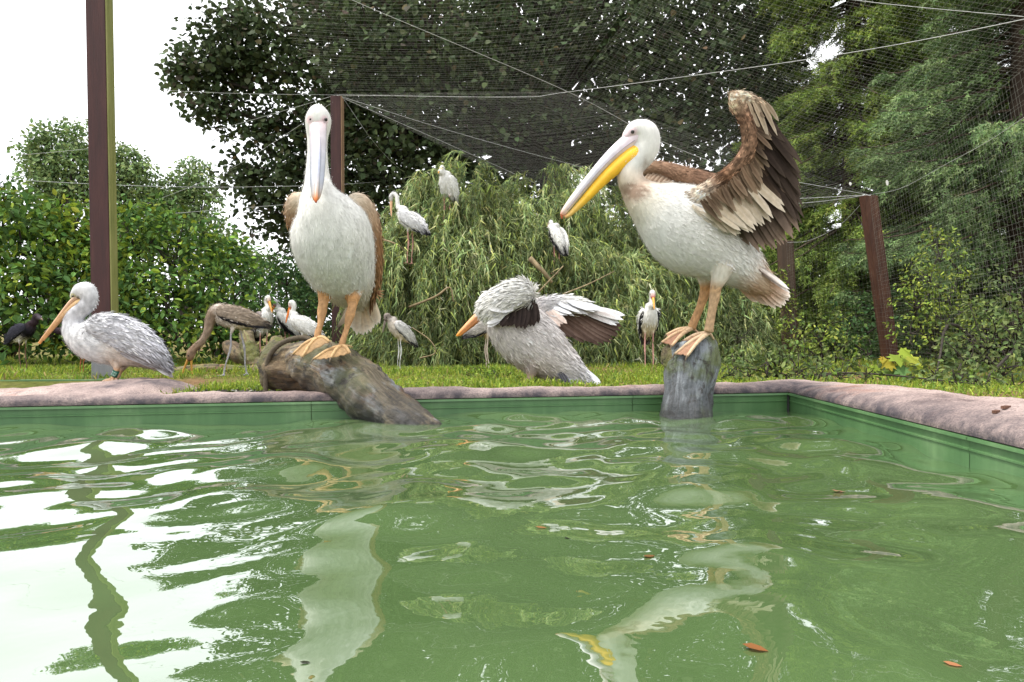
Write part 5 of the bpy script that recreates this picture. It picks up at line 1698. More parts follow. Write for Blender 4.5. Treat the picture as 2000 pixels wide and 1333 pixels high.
fan(wingB, off([P(1448, 204, W0), P(1462, 200, W0), P(1476, 204, W0), P(1486, 210, W0)], -0.078), off([P(1478, 268, W0), P(1492, 272, W0), P(1506, 262, W0), P(1514, 248, W0)], -0.07), 8, (0.2, -1, 0.1), 0.013, srgb(136, 118, 98), srgb(168, 152, 132), srgb(184, 170, 152), 0.08, 0.014, 37, name='covert_feather', var=0.4)
# pale axillars where the wing meets the flank
fan(wingB, off([P(1352, 402, W0), P(1362, 410, W0), P(1372, 420, W0)], 0.0), off([P(1418, 452, W0), P(1432, 450, W0), P(1452, 456, W0)], 0.01), 8, (0.2, -1, 0.1), 0.026, srgb(206, 192, 172), srgb(224, 214, 198), srgb(230, 222, 208), 0.03, 0.008, 38, name='covert_feather')
# far wing, half open beyond the back: brown upper side, dark inside
Bw = Body()
rows = [[*P(px, py, dB + dy), a, b / kB, *cc, 0.035] for px, py, dy, b, a, cc in ((1418, 372, 0.10, 16, 0.06, BRN), (1396, 362, 0.13, 20, 0.07, srgb(122, 96, 78)), (1365, 356, 0.16, 24, 0.07, srgb(128, 100, 82)), (1335, 345, 0.20, 20, 0.06, srgb(134, 106, 86)), (1305, 333, 0.24, 16, 0.045, srgb(140, 112, 92)), (1280, 328, 0.27, 13, 0.035, srgb(150, 122, 100)), (1258, 334, 0.29, 11, 0.03, srgb(150, 124, 102)), (1247, 345, 0.30, 6, 0.02, srgb(150, 124, 102)))]
Bw.loft(rows, (0, 1, 0), 60, 24)


def streakF(W, N, c, fl):
    s = np.sin((W[:, 0] * 0.55 + W[:, 2]) * 420 + 3 * snoise(W, 0.1, 95, 1))[:, None]
    return np.clip(c * (1 + 0.16 * s), 0.02, 0.7)


wF = Bw.build(pelB, 0.008, 4, (), 4200, 0.7, 'feather', 0.16, 0.04, 'wing', streak=streakF, pl_seed=9, wid=0.5)
fan(wF, [P(1330, 350, dB + .21), P(1300, 342, dB + .25), P(1268, 340, dB + .28), P(1254, 342, dB + .29)], [P(1318, 384, dB + .20), P(1290, 398, dB + .22), P(1262, 396, dB + .25), P(1250, 380, dB + .27)], 11, (0, -1, 0.2), 0.026, DB_, DG_, srgb(120, 104, 92), 0.04, 0.004, 39)
fan(wF, [P(1330, 346, dB + .20), P(1300, 340, dB + .235), P(1270, 338, dB + .265)], [P(1300, 368, dB + .19), P(1272, 372, dB + .215), P(1254, 366, dB + .25)], 8, (0, -1, 0.2), 0.018, srgb(150, 124, 104), srgb(190, 170, 150), None, 0.04, 0.004, 40, name='covert_feather')

# ------------------------------------------------ grey pelican at the left
dD = 5.6
kD = FOC / dD
pelD = thing('pelican', 'pale grey pelican standing on the concrete mound with bill tucked down', 'pelican', P(222, 742, dD), 'pelicans')
B = Body()
GRY = srgb(214, 214, 216)
GR2 = srgb(190, 190, 194)
rows = [R_(330, 726, dD, 0.02, 4, GR2, 0.05, kD), R_(306, 710, dD, 0.05, 14, srgb(196, 182, 174), 0.06, kD), R_(276, 694, dD, 0.09, 24, srgb(206, 190, 180), 0.06, kD), R_(240, 680, dD, 0.13, 36, srgb(214, 204, 196), 0.055, kD), R_(205, 668, dD, 0.145, 43, GRY, 0.05, kD), R_(172, 660, dD, 0.125, 40, GRY, 0.045, kD),
        R_(150, 648, dD, 0.09, 28, GRY, 0.04, kD), R_(143, 630, dD, 0.06, 19, GR2, 0.035, kD), R_(150, 613, dD, 0.048, 16, GR2, 0.03, kD), R_(166, 600, dD, 0.044, 16, GR2, 0.028, kD), R_(175, 586, dD, 0.046, 16, GR2, 0.022, kD), R_(170, 570, dD, 0.05, 18, GRY, 0.02, kD), R_(157, 567, dD, 0.046, 14, GRY, 0.016, kD), R_(147, 575, dD, 0.036, 9, GRY, 0.012, kD), R_(141, 584, dD, 0.022, 5, GRY, 0, kD)]
B.loft(rows, (0, 1, 0), 100, 32)
for leg_ in (((226, 700, -0.05, 0.05), (228, 716, -0.05, 0.032), (228, 722, -0.05, 0.02), (224, 732, -0.05, 0.016), (219, 742, -0.05, 0.018)), ((244, 704, 0.06, 0.05), (240, 718, 0.06, 0.03), (236, 724, 0.06, 0.018), (232, 734, 0.06, 0.015), (228, 741, 0.06, 0.016))):
    rows = [[*P(px, py, dD + dy), r, r, *(srgb(214, 196, 180) if i < 2 else srgb(226, 186, 150)), 0.04 if i < 2 else 0] for i, (px, py, dy, r) in enumerate(leg_)]
    B.loft(rows, (0, 1, 0), 24, 12)


def streakD(W, N, c, fl):
    s = snoise(W * [1, 1, 0.6], 0.045, 97, 2)[:, None]
    return np.clip(c * (1 + 0.22 * s * (fl > 0.02)[:, None]), 0.02, 0.8)


B.build(pelD, 0.011, 3, [(P(142, 579, dD - 0.03), 0.03, srgb(196, 190, 150), 0.4)], 14000, 0.65, streak=streakD, pl_seed=12, jit=0.08, lift=0.02, wid=0.4)
eye(pelD, P(142, 579, dD - 0.043), 0.008)
nape = crom([P(168, 553, dD), P(182, 559, dD), P(189, 575, dD), P(190, 592, dD), P(183, 606, dD)], 26)
for k in range(26):
    f = k / 25
    dv = nrm(np.array([0.55 + 0.3 * f, 0.0, 0.55 - 1.3 * f]))
    q_ = nape[k] + np.array([0, 0.012 * ((k % 3) - 1), 0])
    feather(pelD, q_ - dv * 0.03, q_ + dv * (0.016 - 0.006 * f), (0, -1, 0), 0.007, GRY, name='crest_feather', n=5)
rows = [R_(px, py, dD, a, b, col, 0, kD)[:8] for px, py, a, b, col in ((150, 581, 0.03, 5, srgb(206, 174, 150)), (138, 593, 0.03, 4.5, srgb(208, 170, 140)), (118, 618, 0.026, 3.8, srgb(212, 172, 134)), (98, 644, 0.022, 3.2, srgb(210, 164, 120)), (82, 664, 0.015, 2.8, srgb(206, 156, 106)), (77, 671, 0.007, 2.5, srgb(230, 150, 70)))]
V, F, ex, _ = loft(rows, (0, 1, 0), 40, 16)
G().add(V, F, ex).build('upper_bill', M['bill'], pelD)
rows = [R_(px, py, dD, a, b, col, 0, kD)[:8] for px, py, a, b, col in ((160, 586, 0.02, 3, srgb(214, 180, 124)), (152, 593, 0.032, 7, srgb(212, 176, 128)), (133, 608, 0.028, 5.5, srgb(204, 166, 122)), (109, 634, 0.021, 4, srgb(196, 152, 108)), (84, 665, 0.01, 2.2, srgb(200, 150, 100)))]
V, F, ex, _ = loft(rows, (0, 1, 0), 40, 16)
G().add(V, F, ex).build('pouch', M['bill'], pelD)
for side in (-1, 1):
    Bw = Body()
    rows = [R_(px, py - (6 if side > 0 else 0), dD + side * dy, 0.035 + 0.004 * b / 8, b, cc, fl, kD) for px, py, dy, b, cc, fl in ((172, 640, 0.10, 12, GR2, 0.05), (190, 640, 0.115, 23, GR2, 0.055), (220, 646, 0.12, 30, srgb(196, 196, 202), 0.065), (255, 660, 0.11, 31, srgb(206, 206, 212), 0.075), (288, 680, 0.09, 25, srgb(198, 198, 206), 0.08), (312, 700, 0.06, 15, srgb(170, 170, 178), 0.08), (330, 718, 0.03, 5, srgb(140, 138, 144), 0.06))]
    Bw.loft(rows, (0, 1, 0), 50, 24)

    def streakDW(W, N, c, fl):
        s = snoise(W * [0.7, 1, 1], 0.04, 98, 2)[:, None]
        return np.clip(c * (1 + 0.3 * s), 0.02, 0.8)
    wo = Bw.build(pelD, 0.01, 3, (), 2200, 0.9, 'feather', 0.2, 0.05, 'wing', streak=streakDW, pl_seed=14 + side, flow=1, wid=0.5)
    fan(wo, [P(235, 690, dD + side * .13), P(265, 690, dD + side * .12), P(295, 690, dD + side * .10)], [P(290, 714, dD + side * .10), P(318, 720, dD + side * .07), P(334, 730, dD + side * .05)], 7, (0.2, side, 0.3), 0.022, srgb(120, 112, 112), srgb(170, 166, 168), srgb(96, 90, 92), 0.02, 0.004, 50)
fan(pelD, [P(300, 712, dD - .04), P(305, 708, dD), P(306, 706, dD + .04)], [P(330, 734, dD - .06), P(337, 738, dD), P(336, 730, dD + .06)], 6, (0.3, -0.6, 0.8), 0.024, srgb(206, 202, 202), srgb(226, 222, 222), srgb(140, 134, 134), 0.02, 0.003, 51, name='tail_feather')
foot(pelD, P(219, 742, dD - .05), [P(196, 748, dD - .08), P(200, 751, dD - .13), P(222, 752, dD - .16)], srgb(226, 190, 158), srgb(214, 180, 150), 0.010)
foot(pelD, P(228, 741, dD + .06), [P(206, 744, dD + .05), P(210, 745, dD + .0), P(228, 746, dD - .02)], srgb(226, 190, 158), srgb(214, 180, 150), 0.010)
# numbered leg ring
V, F = tube([P(227.5, 724.5, dD - .05), P(222.5, 736, dD - .05)], 0.0235, 3, 18)
ring = G().add(V, F).build('leg_ring', M['eye'], pelD)
ring.data.materials.clear()
rm_, rt_, rb_ = new_mat('green_ring')
rb_.inputs['Base Color'].default_value = (*srgb(24, 100, 80), 1)
rb_.inputs['Roughness'].default_value = 0.35
ring.data.materials.append(rm_)
# stamped characters on the ring, as short raised strokes
rc0, rc1 = P(227.5, 724.5, dD - .05), P(222.5, 736, dD - .05)
ra = nrm(rc1 - rc0)
rs = nrm(np.cross(ra, [0, 1, 0]))


def ringpt(u, a):
    c_ = rc0 + (rc1 - rc0) * u
    return c_ + 0.0245 * (math.sin(a) * rs + math.cos(a) * np.array([0, -1.0, 0]))


gl_ = G()
for strokes in ([[(.2, -.75), (.2, -.35), (.42, -.75), (.42, -.35)], [(.2, -.75), (.42, -.75)]], [[(.2, .0), (.42, .0)], [(.2, .0), (.31, .3), (.42, .0)]], [[(.2, .45), (.42, .45), (.42, .8)], [(.2, .8), (.42, .8)]],
                [[(.58, -.75), (.85, -.75), (.85, -.3), (.58, -.3), (.58, -.75)]], [[(.58, -.05), (.85, -.05)], [(.58, .15), (.85, .35)], [(.58, .35), (.85, .15)]], [[(.58, .55), (.85, .55)], [(.58, .55), (.58, .85)], [(.7, .55), (.7, .8)]]):
    for st in strokes:
        V, F = tube([ringpt(*q_) for q_ in st], 0.0014, None, 5)
        gl_.add(V, F, (0.55, 0.75, 0.65))
gl_.build('lettering', M['bill'], ring)

# ------------------------------------------------ pelican flapping on the grass behind the rim
dC = 5.0
kC = FOC / dC
cg = on_ground(1040, 768, 4.3, 8)
pelC = thing('pelican', 'pale pinkish pelican flapping its wings on the grass, head hidden under a wing', 'pelican', (P(1040, 760, dC)[0], dC, float(gz(0.15, dC))), 'pelicans')
B = Body()
PKW = srgb(214, 208, 206)
PKG = srgb(190, 180, 176)
rows = [R_(1150, 748, dC, 0.03, 8, srgb(206, 206, 212), 0.07, kC), R_(1122, 730, dC, 0.07, 24, srgb(214, 210, 212), 0.075, kC), R_(1090, 708, dC, 0.11, 40, PKW, 0.07, kC), R_(1055, 682, dC, 0.15, 54, PKW, 0.06, kC), R_(1020, 652, dC, 0.165, 58, PKW, 0.055, kC), R_(992, 624, dC, 0.15, 50, PKW, 0.05, kC),
        R_(972, 604, dC, 0.11, 36, PKW, 0.045, kC), R_(960, 590, dC, 0.07, 22, PKW, 0.03, kC), R_(952, 584, dC + .02, 0.05, 15, PKW, 0.02, kC), R_(946, 592, dC + .03, 0.045, 14, PKW, 0.02, kC), R_(944, 604, dC + .03, 0.04, 12, PKW, 0.01, kC), R_(943, 612, dC + .03, 0.03, 8, PKW, 0.0, kC)]
B.loft(rows, (0, 1, 0), 80, 30)
zc = float(gz(P(1030, 760, dC)[0], dC))
for px0, px1, dy, hid in ((1040, 1024, -0.07, 0), (1068, 1058, 0.08, 1)):
    rows = [[*P(px0, 705, dC + dy), 0.06, 0.06, *PKG, 0.05], [*P(px0 - 2, 726, dC + dy), 0.042, 0.042, *PKG, 0.04], [*P(px0 - 4, 736, dC + dy), 0.026, 0.026, *srgb(214, 186, 158), 0], [*P(px1 + 3, 748, dC + dy), 0.02, 0.02, *srgb(216, 188, 158), 0]]
    b_ = P(px1, 762, dC + dy)
    rows += [[b_[0], b_[1], zc + 0.03, 0.017, 0.017, *srgb(214, 184, 152), 0], [b_[0] - 0.004, b_[1], zc + 0.005, 0.018, 0.018, *srgb(214, 184, 152), 0]]
    B.loft(rows, (0, 1, 0), 26, 12)


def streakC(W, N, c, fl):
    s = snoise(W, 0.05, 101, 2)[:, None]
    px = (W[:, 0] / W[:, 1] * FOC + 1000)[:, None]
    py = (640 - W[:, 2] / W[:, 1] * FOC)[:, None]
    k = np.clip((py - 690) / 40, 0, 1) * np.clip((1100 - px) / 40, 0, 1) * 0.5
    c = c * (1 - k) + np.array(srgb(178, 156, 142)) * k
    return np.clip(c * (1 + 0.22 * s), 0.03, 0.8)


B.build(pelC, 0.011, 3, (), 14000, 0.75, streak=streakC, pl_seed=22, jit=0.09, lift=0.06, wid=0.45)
for px1, dy in ((1024, -0.07), (1058, 0.08)):
    b_ = P(px1, 762, dC + dy)
    q0 = np.array([b_[0] - 0.004, b_[1], zc + 0.012])
    foot(pelC, q0, [q0 + [-0.11, 0.04, -0.004], q0 + [-0.12, -0.02, -0.004], q0 + [-0.08, -0.08, -0.004]], srgb(214, 184, 152), srgb(200, 170, 140), 0.009)
OR_ = srgb(232, 164, 116)
rows = [R_(px, py, dC + .03, a, b, col, 0, kC)[:8] for px, py, a, b, col in ((950, 603, 0.03, 9, OR_), (938, 613, 0.028, 8, OR_), (920, 630, 0.024, 6.5, OR_), (904, 645, 0.018, 4.5, srgb(230, 158, 104)), (896, 653, 0.012, 3.2, srgb(236, 158, 70)), (892, 657, 0.005, 2, srgb(230, 140, 50)))]
V, F, ex, _ = loft(rows, (0, 1, 0), 36, 14)
G().add(V, F, ex).build('upper_bill', M['bill'], pelC)
rows = [R_(px, py, dC + .03, a, b, col, 0, kC)[:8] for px, py, a, b, col in ((952, 610, 0.026, 7, srgb(222, 150, 104)), (936, 622, 0.024, 6, srgb(218, 146, 100)), (916, 640, 0.018, 4, srgb(214, 140, 92)), (897, 656, 0.008, 2, srgb(220, 140, 70)))]
V, F, ex, _ = loft(rows, (0, 1, 0), 36, 14)
G().add(V, F, ex).build('pouch', M['bill'], pelC)
# near wing folded up over the head: pale mass of coverts, black inside
Bw = Body()
rows = [R_(px, py, dC + dy, a, b, cc, 0.07, kC) for px, py, dy, a, b, cc in ((1038, 570, -0.15, 0.03, 12, WHT), (1028, 571, -0.18, 0.045, 22, WHT), (1004, 576, -0.20, 0.05, 26, WHT), (980, 588, -0.20, 0.05, 26, WHT), (960, 604, -0.18, 0.045, 26, WHT), (950, 616, -0.15, 0.03, 18, WHT))]
Bw.loft(rows, (0, 1, 0), 40, 24)


def streakCW(W, N, c, fl):
    s = snoise(W * [1.2, 1, 0.6], 0.05, 103, 2)[:, None]
    return np.clip(c * (1 + 0.16 * s), 0.03, 0.85)


wC = Bw.build(pelC, 0.010, 3, (), 3000, 0.9, 'plumage', 0.08, 0.12, 'wing', streak=streakCW, pl_seed=23, flow=1, wid=0.5)
fan(wC, [P(1034, 566, dC - .17), P(1016, 574, dC - .2), P(990, 588, dC - .22), P(970, 606, dC - .21)], [P(992, 550, dC - .17), P(960, 566, dC - .2), P(941, 590, dC - .2), P(944, 628, dC - .17)], 13, (-0.3, -1, 0.5), 0.034, WHT, (0.72, 0.72, 0.72), (0.74, 0.74, 0.74), 0.06, 0.010, 61, name='covert_feather')
fan(wC, [P(1034, 576, dC - .21), P(1018, 592, dC - .24), P(1000, 606, dC - .24), P(980, 618, dC - .22)], [P(1000, 560, dC - .2), P(972, 580, dC - .235), P(952, 606, dC - .225), P(952, 636, dC - .2)], 11, (-0.3, -1, 0.5), 0.030, WHT, srgb(206, 206, 210), (0.74, 0.74, 0.74), 0.06, 0.010, 62, name='covert_feather')
fan(wC, [P(1038, 584, dC - .19), P(1024, 590, dC - .20), P(1004, 598, dC - .21), P(980, 608, dC - .21)], [P(1050, 634, dC - .17), P(1024, 642, dC - .2), P(994, 638, dC - .21), P(966, 634, dC - .21)], 16, (0, -1, 0.1), 0.030, srgb(40, 34, 34), srgb(70, 60, 58), srgb(60, 50, 48), 0.03, 0.006, 63)
# far wing stretched out to the right
Bw = Body()
rows = [R_(px, py, dC + dy, a, b, cc, 0.06, kC) for px, py, dy, a, b, cc in ((1030, 612, 0.02, 0.06, 20, PKW), (1052, 602, 0.07, 0.05, 20, srgb(196, 192, 192)), (1080, 597, 0.12, 0.04, 19, srgb(206, 204, 206)), (1110, 595, 0.16, 0.035, 18, WHT), (1136, 598, 0.19, 0.03, 15, WHT), (1152, 604, 0.21, 0.02, 9, WHT), (1160, 608, 0.22, 0.012, 4, WHT))]
Bw.loft(rows, (0, 1, 0), 50, 20)
wR = Bw.build(pelC, 0.010, 3, (), 2200, 0.9, 'plumage', 0.1, 0.08, 'wing', streak=streakCW, pl_seed=24, flow=1, wid=0.5)
W1 = dC + 0.16
fan(wR, [P(1056, 622, W1 - .06), P(1084, 618, W1), P(1112, 612, W1 + .03), P(1140, 606, W1 + .06)], [P(1104, 652, W1 - .05), P(1156, 674, W1), P(1196, 670, W1 + .03), P(1214, 640, W1 + .06)], 15, (0.2, -1, 0.5), 0.038, srgb(92, 72, 62), srgb(128, 108, 98), srgb(70, 54, 48), 0.04, 0.008, 64)
fan(wR, [P(1130, 602, W1 + .03), P(1144, 602, W1 + .04), P(1152, 604, W1 + .05)], [P(1206, 636, W1 + .03), P(1214, 626, W1 + .04), P(1218, 616, W1 + .05)], 5, (0.2, -1, 0.5), 0.034, srgb(176, 166, 162), srgb(206, 204, 204), srgb(222, 224, 226), 0.05, 0.010, 65)
fan(wR, [P(1046, 600, W1 - .1), P(1080, 590, W1 - .07), P(1112, 588, W1 - .05), P(1140, 592, W1 - .02)], [P(1094, 620, W1 - .1), P(1126, 616, W1 - .07), P(1156, 610, W1 - .05), P(1184, 606, W1 - .02)], 14, (0.1, -0.8, 0.8), 0.030, (0.70, 0.70, 0.71), srgb(196, 198, 204), (0.72, 0.72, 0.73), 0.03, 0.010, 66, name='covert_feather')
fan(wR, [P(1044, 614, W1 - .12), P(1060, 610, W1 - .12), P(1078, 606, W1 - .12)], [P(1064, 642, W1 - .13), P(1086, 640, W1 - .12), P(1106, 630, W1 - .11)], 8, (0.1, -1, 0.4), 0.026, srgb(224, 200, 188), srgb(232, 222, 216), None, 0.03, 0.006, 67, name='covert_feather')
# tail
fan(pelC, [P(1090, 716, dC - .06), P(1108, 714, dC - .03), P(1126, 718, dC + .02), P(1134, 722, dC + .06)], [P(1112, 764, dC - .12), P(1140, 768, dC - .08), P(1166, 762, dC), P(1176, 752, dC + .06)], 13, (0.3, -1, 0.5), 0.036, srgb(206, 206, 212), srgb(226, 226, 230), srgb(214, 214, 218), 0.02, 0.006, 68, name='tail_feather')
fan(pelC, [P(1086, 716, dC - .08), P(1094, 718, dC - .08)], [P(1108, 762, dC - .14), P(1120, 766, dC - .14)], 3, (0.3, -1, 0.5), 0.016, srgb(60, 58, 62), srgb(110, 110, 116), None, 0.02, 0.004, 69, name='tail_feather')


# ------------------------------------------------ storks
RED = srgb(206, 92, 70)
YB = srgb(236, 176, 70)
OB = srgb(230, 132, 60)


def stork(name, label, px, py, yaw, sc, neck, bill_tip, body=None, cols=None, z=None, d=None, legs=True, hunch=0.0, seed=0, pitch=0.0, group=None, cat='stork', plume=1500, bill_open=0.0, band=0.45, mosaic=0.10, step=0.0):
    """Local frame: x forward, y left, z up, feet at the origin, 1.0 = standing height 0.95 m.
    neck: list of (x, z, r) from the body to the head centre; bill_tip (x, z)."""
    c = dict(body=WHT, neck=WHT, head=WHT, face=RED, bill=YB, wing=WHT, edge=(0.02, 0.02, 0.024), tail=(0.02, 0.02, 0.022), leg=srgb(196, 150, 140), belly=None)
    c.update(cols or {})
    if d is None:
        o_ = on_ground(px, py, 4.3, 16)
    else:
        o_ = P(px, py, d)
    t_ = thing(name, label, cat, o_, group)
    cy, sy = math.cos(yaw), math.sin(yaw)
    cp, sp = math.cos(pitch), math.sin(pitch)

    def T(x, y, zz, piv=True):
        if piv:                                          # tilt the trunk about the hip
            dx, dz = x, zz - 0.52
            x, zz = dx * cp - dz * sp, 0.52 + dx * sp + dz * cp
        x, y, zz = x * sc, y * sc, zz * sc
        return np.array([o_[0] + x * cy - y * sy, o_[1] + x * sy + y * cy, o_[2] + zz])
    side = np.array([-sy, cy, 0])
    B = Body()
    belly = c['belly'] or c['body']
    rows = []
    for x, zz, a, b, col, fl in ((-0.30, 0.475, 0.02, 0.012, c['tail'], 0.04), (-0.22, 0.505, 0.05, 0.040, c['tail'], 0.05), (-0.13, 0.535, 0.085, 0.075, belly, 0.05), (-0.02, 0.565, 0.105, 0.10, belly, 0.05), (0.08, 0.60, 0.10, 0.105, c['body'], 0.045), (0.15, 0.64, 0.075, 0.085, c['body'], 0.04)):
        rows.append([*T(x, 0, zz), a * sc, b * sc, *col, fl * sc])
    for i, (x, zz, r) in enumerate(neck):
        last = i >= len(neck) - 1
        rows.append([*T(x, 0, zz, i < 1), r * sc * (0.92 if last else 1), r * sc, *(c['head'] if i >= len(neck) - 2 else c['neck']), (0.02 if last else 0.03) * sc])
    hx, hz, hr = neck[-1]
    bt = np.array(bill_tip, float)
    bd = nrm(bt - [hx, hz])
    rows.append([*T(hx + bd[0] * hr * 1.3, 0, hz + bd[1] * hr * 1.3, False), hr * 0.72 * sc, hr * 0.72 * sc, *(0.5 * np.array(c['face']) + 0.5 * np.array(c['head'])), 0])
    rows.append([*T(hx + bd[0] * hr * 1.9, 0, hz + bd[1] * hr * 1.9, False), hr * 0.45 * sc, hr * 0.45 * sc, *c['face'], 0])
    B.loft(rows, side, 70, 20)
    if legs:
        for k, s_ in enumerate((-1, 1)):
            st = step * s_
            rows = [[*T(-0.02, 0.045 * s_, 0.55, False), 0.035 * sc, 0.035 * sc, *belly, 0.03], [*T(-0.015 + st * .3, 0.05 * s_, 0.46, False), 0.022 * sc, 0.022 * sc, *belly, 0.0], [*T(-0.01 + st * .4, 0.05 * s_, 0.40, False), 0.011 * sc, 0.011 * sc, *c['leg'], 0],
                    [*T(-0.02 + st * .55, 0.05 * s_, 0.27, False), 0.0135 * sc, 0.0135 * sc, *c['leg'], 0], [*T(st * .8, 0.05 * s_, 0.12, False), 0.0095 * sc, 0.0095 * sc, *c['leg'], 0], [*T(st, 0.05 * s_, 0.008, False), 0.0115 * sc, 0.0115 * sc, *c['leg'], 0]]
            B.loft(rows, side, 24, 10)
            for a in (-0.5, 0.0, 0.5, 2.8):
                L = 0.075 if a < 2 else 0.03
                q0, q1 = T(st, 0.05 * s_, 0.010, False), T(st + L * math.cos(a), 0.05 * s_ + L * math.sin(a), 0.006, False)
                B.loft([[*q0, 0.009 * sc, 0.009 * sc, *c['leg'], 0], [*q1, 0.006 * sc, 0.006 * sc, *c['leg'], 0]], (0, 0, 1), 6, 8)
    sd = seed

    def stk(W, N, cc, fl):
        s = snoise(W, 0.045, 200 + sd, 2)[:, None]
        return np.clip(cc * (1 + mosaic * s), 0.008, 0.82)
    B.build(t_, max(0.009, 0.0105 * sc), 2, (), plume, 1.0, streak=stk, pl_seed=30 + seed, jit=0.10, lift=0.10)
    # bill
    p0 = np.array([hx, hz]) + bd * hr * 0.8
    pn = np.array([-bd[1], bd[0]])
    if pn[1] < 0:
        pn = -pn
    for kk, nm in ((1, 'upper_bill'), (-1, 'lower_bill')):
        rows = []
        for f, r in ((0, 0.021), (0.3, 0.019), (0.65, 0.014), (0.9, 0.009), (1, 0.004)):
            q_ = p0 + (bt - p0) * f + pn * (0.35 * r * kk + bill_open * f * kk * 0.5) - pn * 0.012 * f ** 3
            rows.append([*T(q_[0], 0, q_[1], False), r * 0.75 * sc, r * 0.62 * sc, *c['bill']])
        V, F, ex, _ = loft(rows, side, 20, 10)
        G().add(V, F, ex).build(nm, M['bill'], t_)
    for s_ in (-1, 1):
        q_ = np.array([hx, hz]) + bd * hr * 0.55 + pn * hr * 0.25
        eye(t_, T(q_[0], s_ * hr * 0.82, q_[1], False), 0.007 * sc)
        Bw = Body()
        rows = []
        wcol = np.array(c['wing'])
        for x, zz, yy, a, b, col, fl in ((0.15, 0.66, 0.075, 0.02, 0.035, c['wing'], 0.04), (0.10, 0.645, 0.092, 0.026, 0.07, c['wing'], 0.045), (0.0, 0.61, 0.10, 0.028, 0.088, c['wing'], 0.055), (-0.12, 0.565, 0.085, 0.024, 0.078, c['wing'], 0.06), (-0.22, 0.525, 0.06, 0.018, 0.05, tuple(wcol * 0.7), 0.06), (-0.31, 0.48, 0.035, 0.010, 0.022, c['edge'], 0.05)):
            rows.append([*T(x, s_ * yy, zz), a * sc, b * sc, *col, fl * sc])
        Bw.loft(rows, side, 36, 18)
        cen = crom(np.array([r[:3] for r in rows]), 36)

        def wstk(W, N, cc, fl):
            dd = ((W[:, None] - cen[None]) ** 2).sum(2)
            i = dd.argmin(1)
            low = (cen[i][:, 2] - W[:, 2]) / (0.085 * sc)
            k = np.clip((low - band) * 5, 0, 1)[:, None]
            s = snoise(W, 0.035, 300 + sd, 2)[:, None]
            cc = cc * (1 + (mosaic * 1.3) * s)
            return np.clip(cc * (1 - k) + np.array(c['edge']) * k, 0.008, 0.82)
        wo = Bw.build(t_, max(0.009, 0.0105 * sc), 2, (), 420, 1.0, 'feather', 0.14, 0.05, 'wing', streak=wstk, pl_seed=40 + seed, flow=1, wid=0.6)
        bs = [T(-0.05, s_ * 0.095, 0.53), T(-0.14, s_ * 0.08, 0.515), T(-0.2, s_ * 0.06, 0.51)]
        tp = [T(-0.20, s_ * 0.08, 0.47), T(-0.29, s_ * 0.055, 0.462), T(-0.35, s_ * 0.03, 0.47)]
        fan(wo, bs, tp, 5, side * s_ + np.array([0, 0, 0.3]), 0.024 * sc, c['edge'], None, None, 0.02, 0.003, 70 + seed, name='flight_feather')
    return t_


UPN = [(0.185, 0.71, 0.042), (0.20, 0.775, 0.030), (0.185, 0.84, 0.026), (0.18, 0.89, 0.028), (0.205, 0.925, 0.035)]
SN = [(0.175, 0.71, 0.042), (0.17, 0.76, 0.032), (0.15, 0.81, 0.027), (0.155, 0.86, 0.028), (0.19, 0.895, 0.036)]
LEFT, RIGHT, FRONT = math.pi, 0.0, -math.pi / 2
GJ = dict(body=srgb(196, 186, 176), neck=srgb(150, 132, 116), head=srgb(140, 118, 100), face=srgb(120, 84, 54), bill=srgb(186, 140, 66), wing=srgb(150, 136, 122), belly=srgb(214, 206, 196), leg=srgb(168, 166, 172), tail=(0.03, 0.03, 0.035))
stork('stork', 'brownish grey young stork stooping to the grass with its bill open', 460, 735, LEFT + 0.15, 0.97,
      [(0.20, 0.62, 0.060), (0.24, 0.53, 0.048), (0.26, 0.44, 0.038), (0.31, 0.35, 0.033), (0.38, 0.28, 0.036), (0.415, 0.225, 0.042)], (0.46, 0.02), cols=GJ, seed=1, bill_open=0.09, mosaic=0.22, plume=2600, step=0.10, pitch=-0.05, group='storks')
stork('stork', 'white stork with dull wings resting its bill on its breast beside the stooping stork', 516, 712, RIGHT - 0.75, 0.96, [(0.15, 0.70, 0.05), (0.13, 0.77, 0.034), (0.09, 0.835, 0.031), (0.085, 0.89, 0.033), (0.12, 0.92, 0.038)], (0.235, 0.72), cols=dict(wing=srgb(150, 140, 138), bill=srgb(232, 170, 84), face=srgb(220, 150, 90)), seed=2, pitch=0.5, mosaic=0.12, group='storks')
stork('stork', 'white stork with black wing edge and orange bill, behind two others', 560, 706, LEFT - 0.35, 0.98, [(0.17, 0.71, 0.05), (0.175, 0.77, 0.034), (0.15, 0.82, 0.031), (0.15, 0.87, 0.034), (0.185, 0.905, 0.042)], (0.29, 0.71), cols=dict(head=srgb(196, 194, 196), bill=OB, face=srgb(190, 90, 54), belly=(0.025, 0.022, 0.025)), seed=3, pitch=0.42, band=0.05, group='storks')
stork('stork', 'clean white stork with drooping orange bill just beside the front-facing pelican\'s leg', 592, 716, LEFT - 0.12, 0.90, [(0.17, 0.70, 0.05), (0.165, 0.76, 0.034), (0.135, 0.815, 0.031), (0.13, 0.87, 0.034), (0.165, 0.905, 0.042)], (0.265, 0.62), cols=dict(bill=OB), seed=4, pitch=0.25, band=0.75, group='storks')
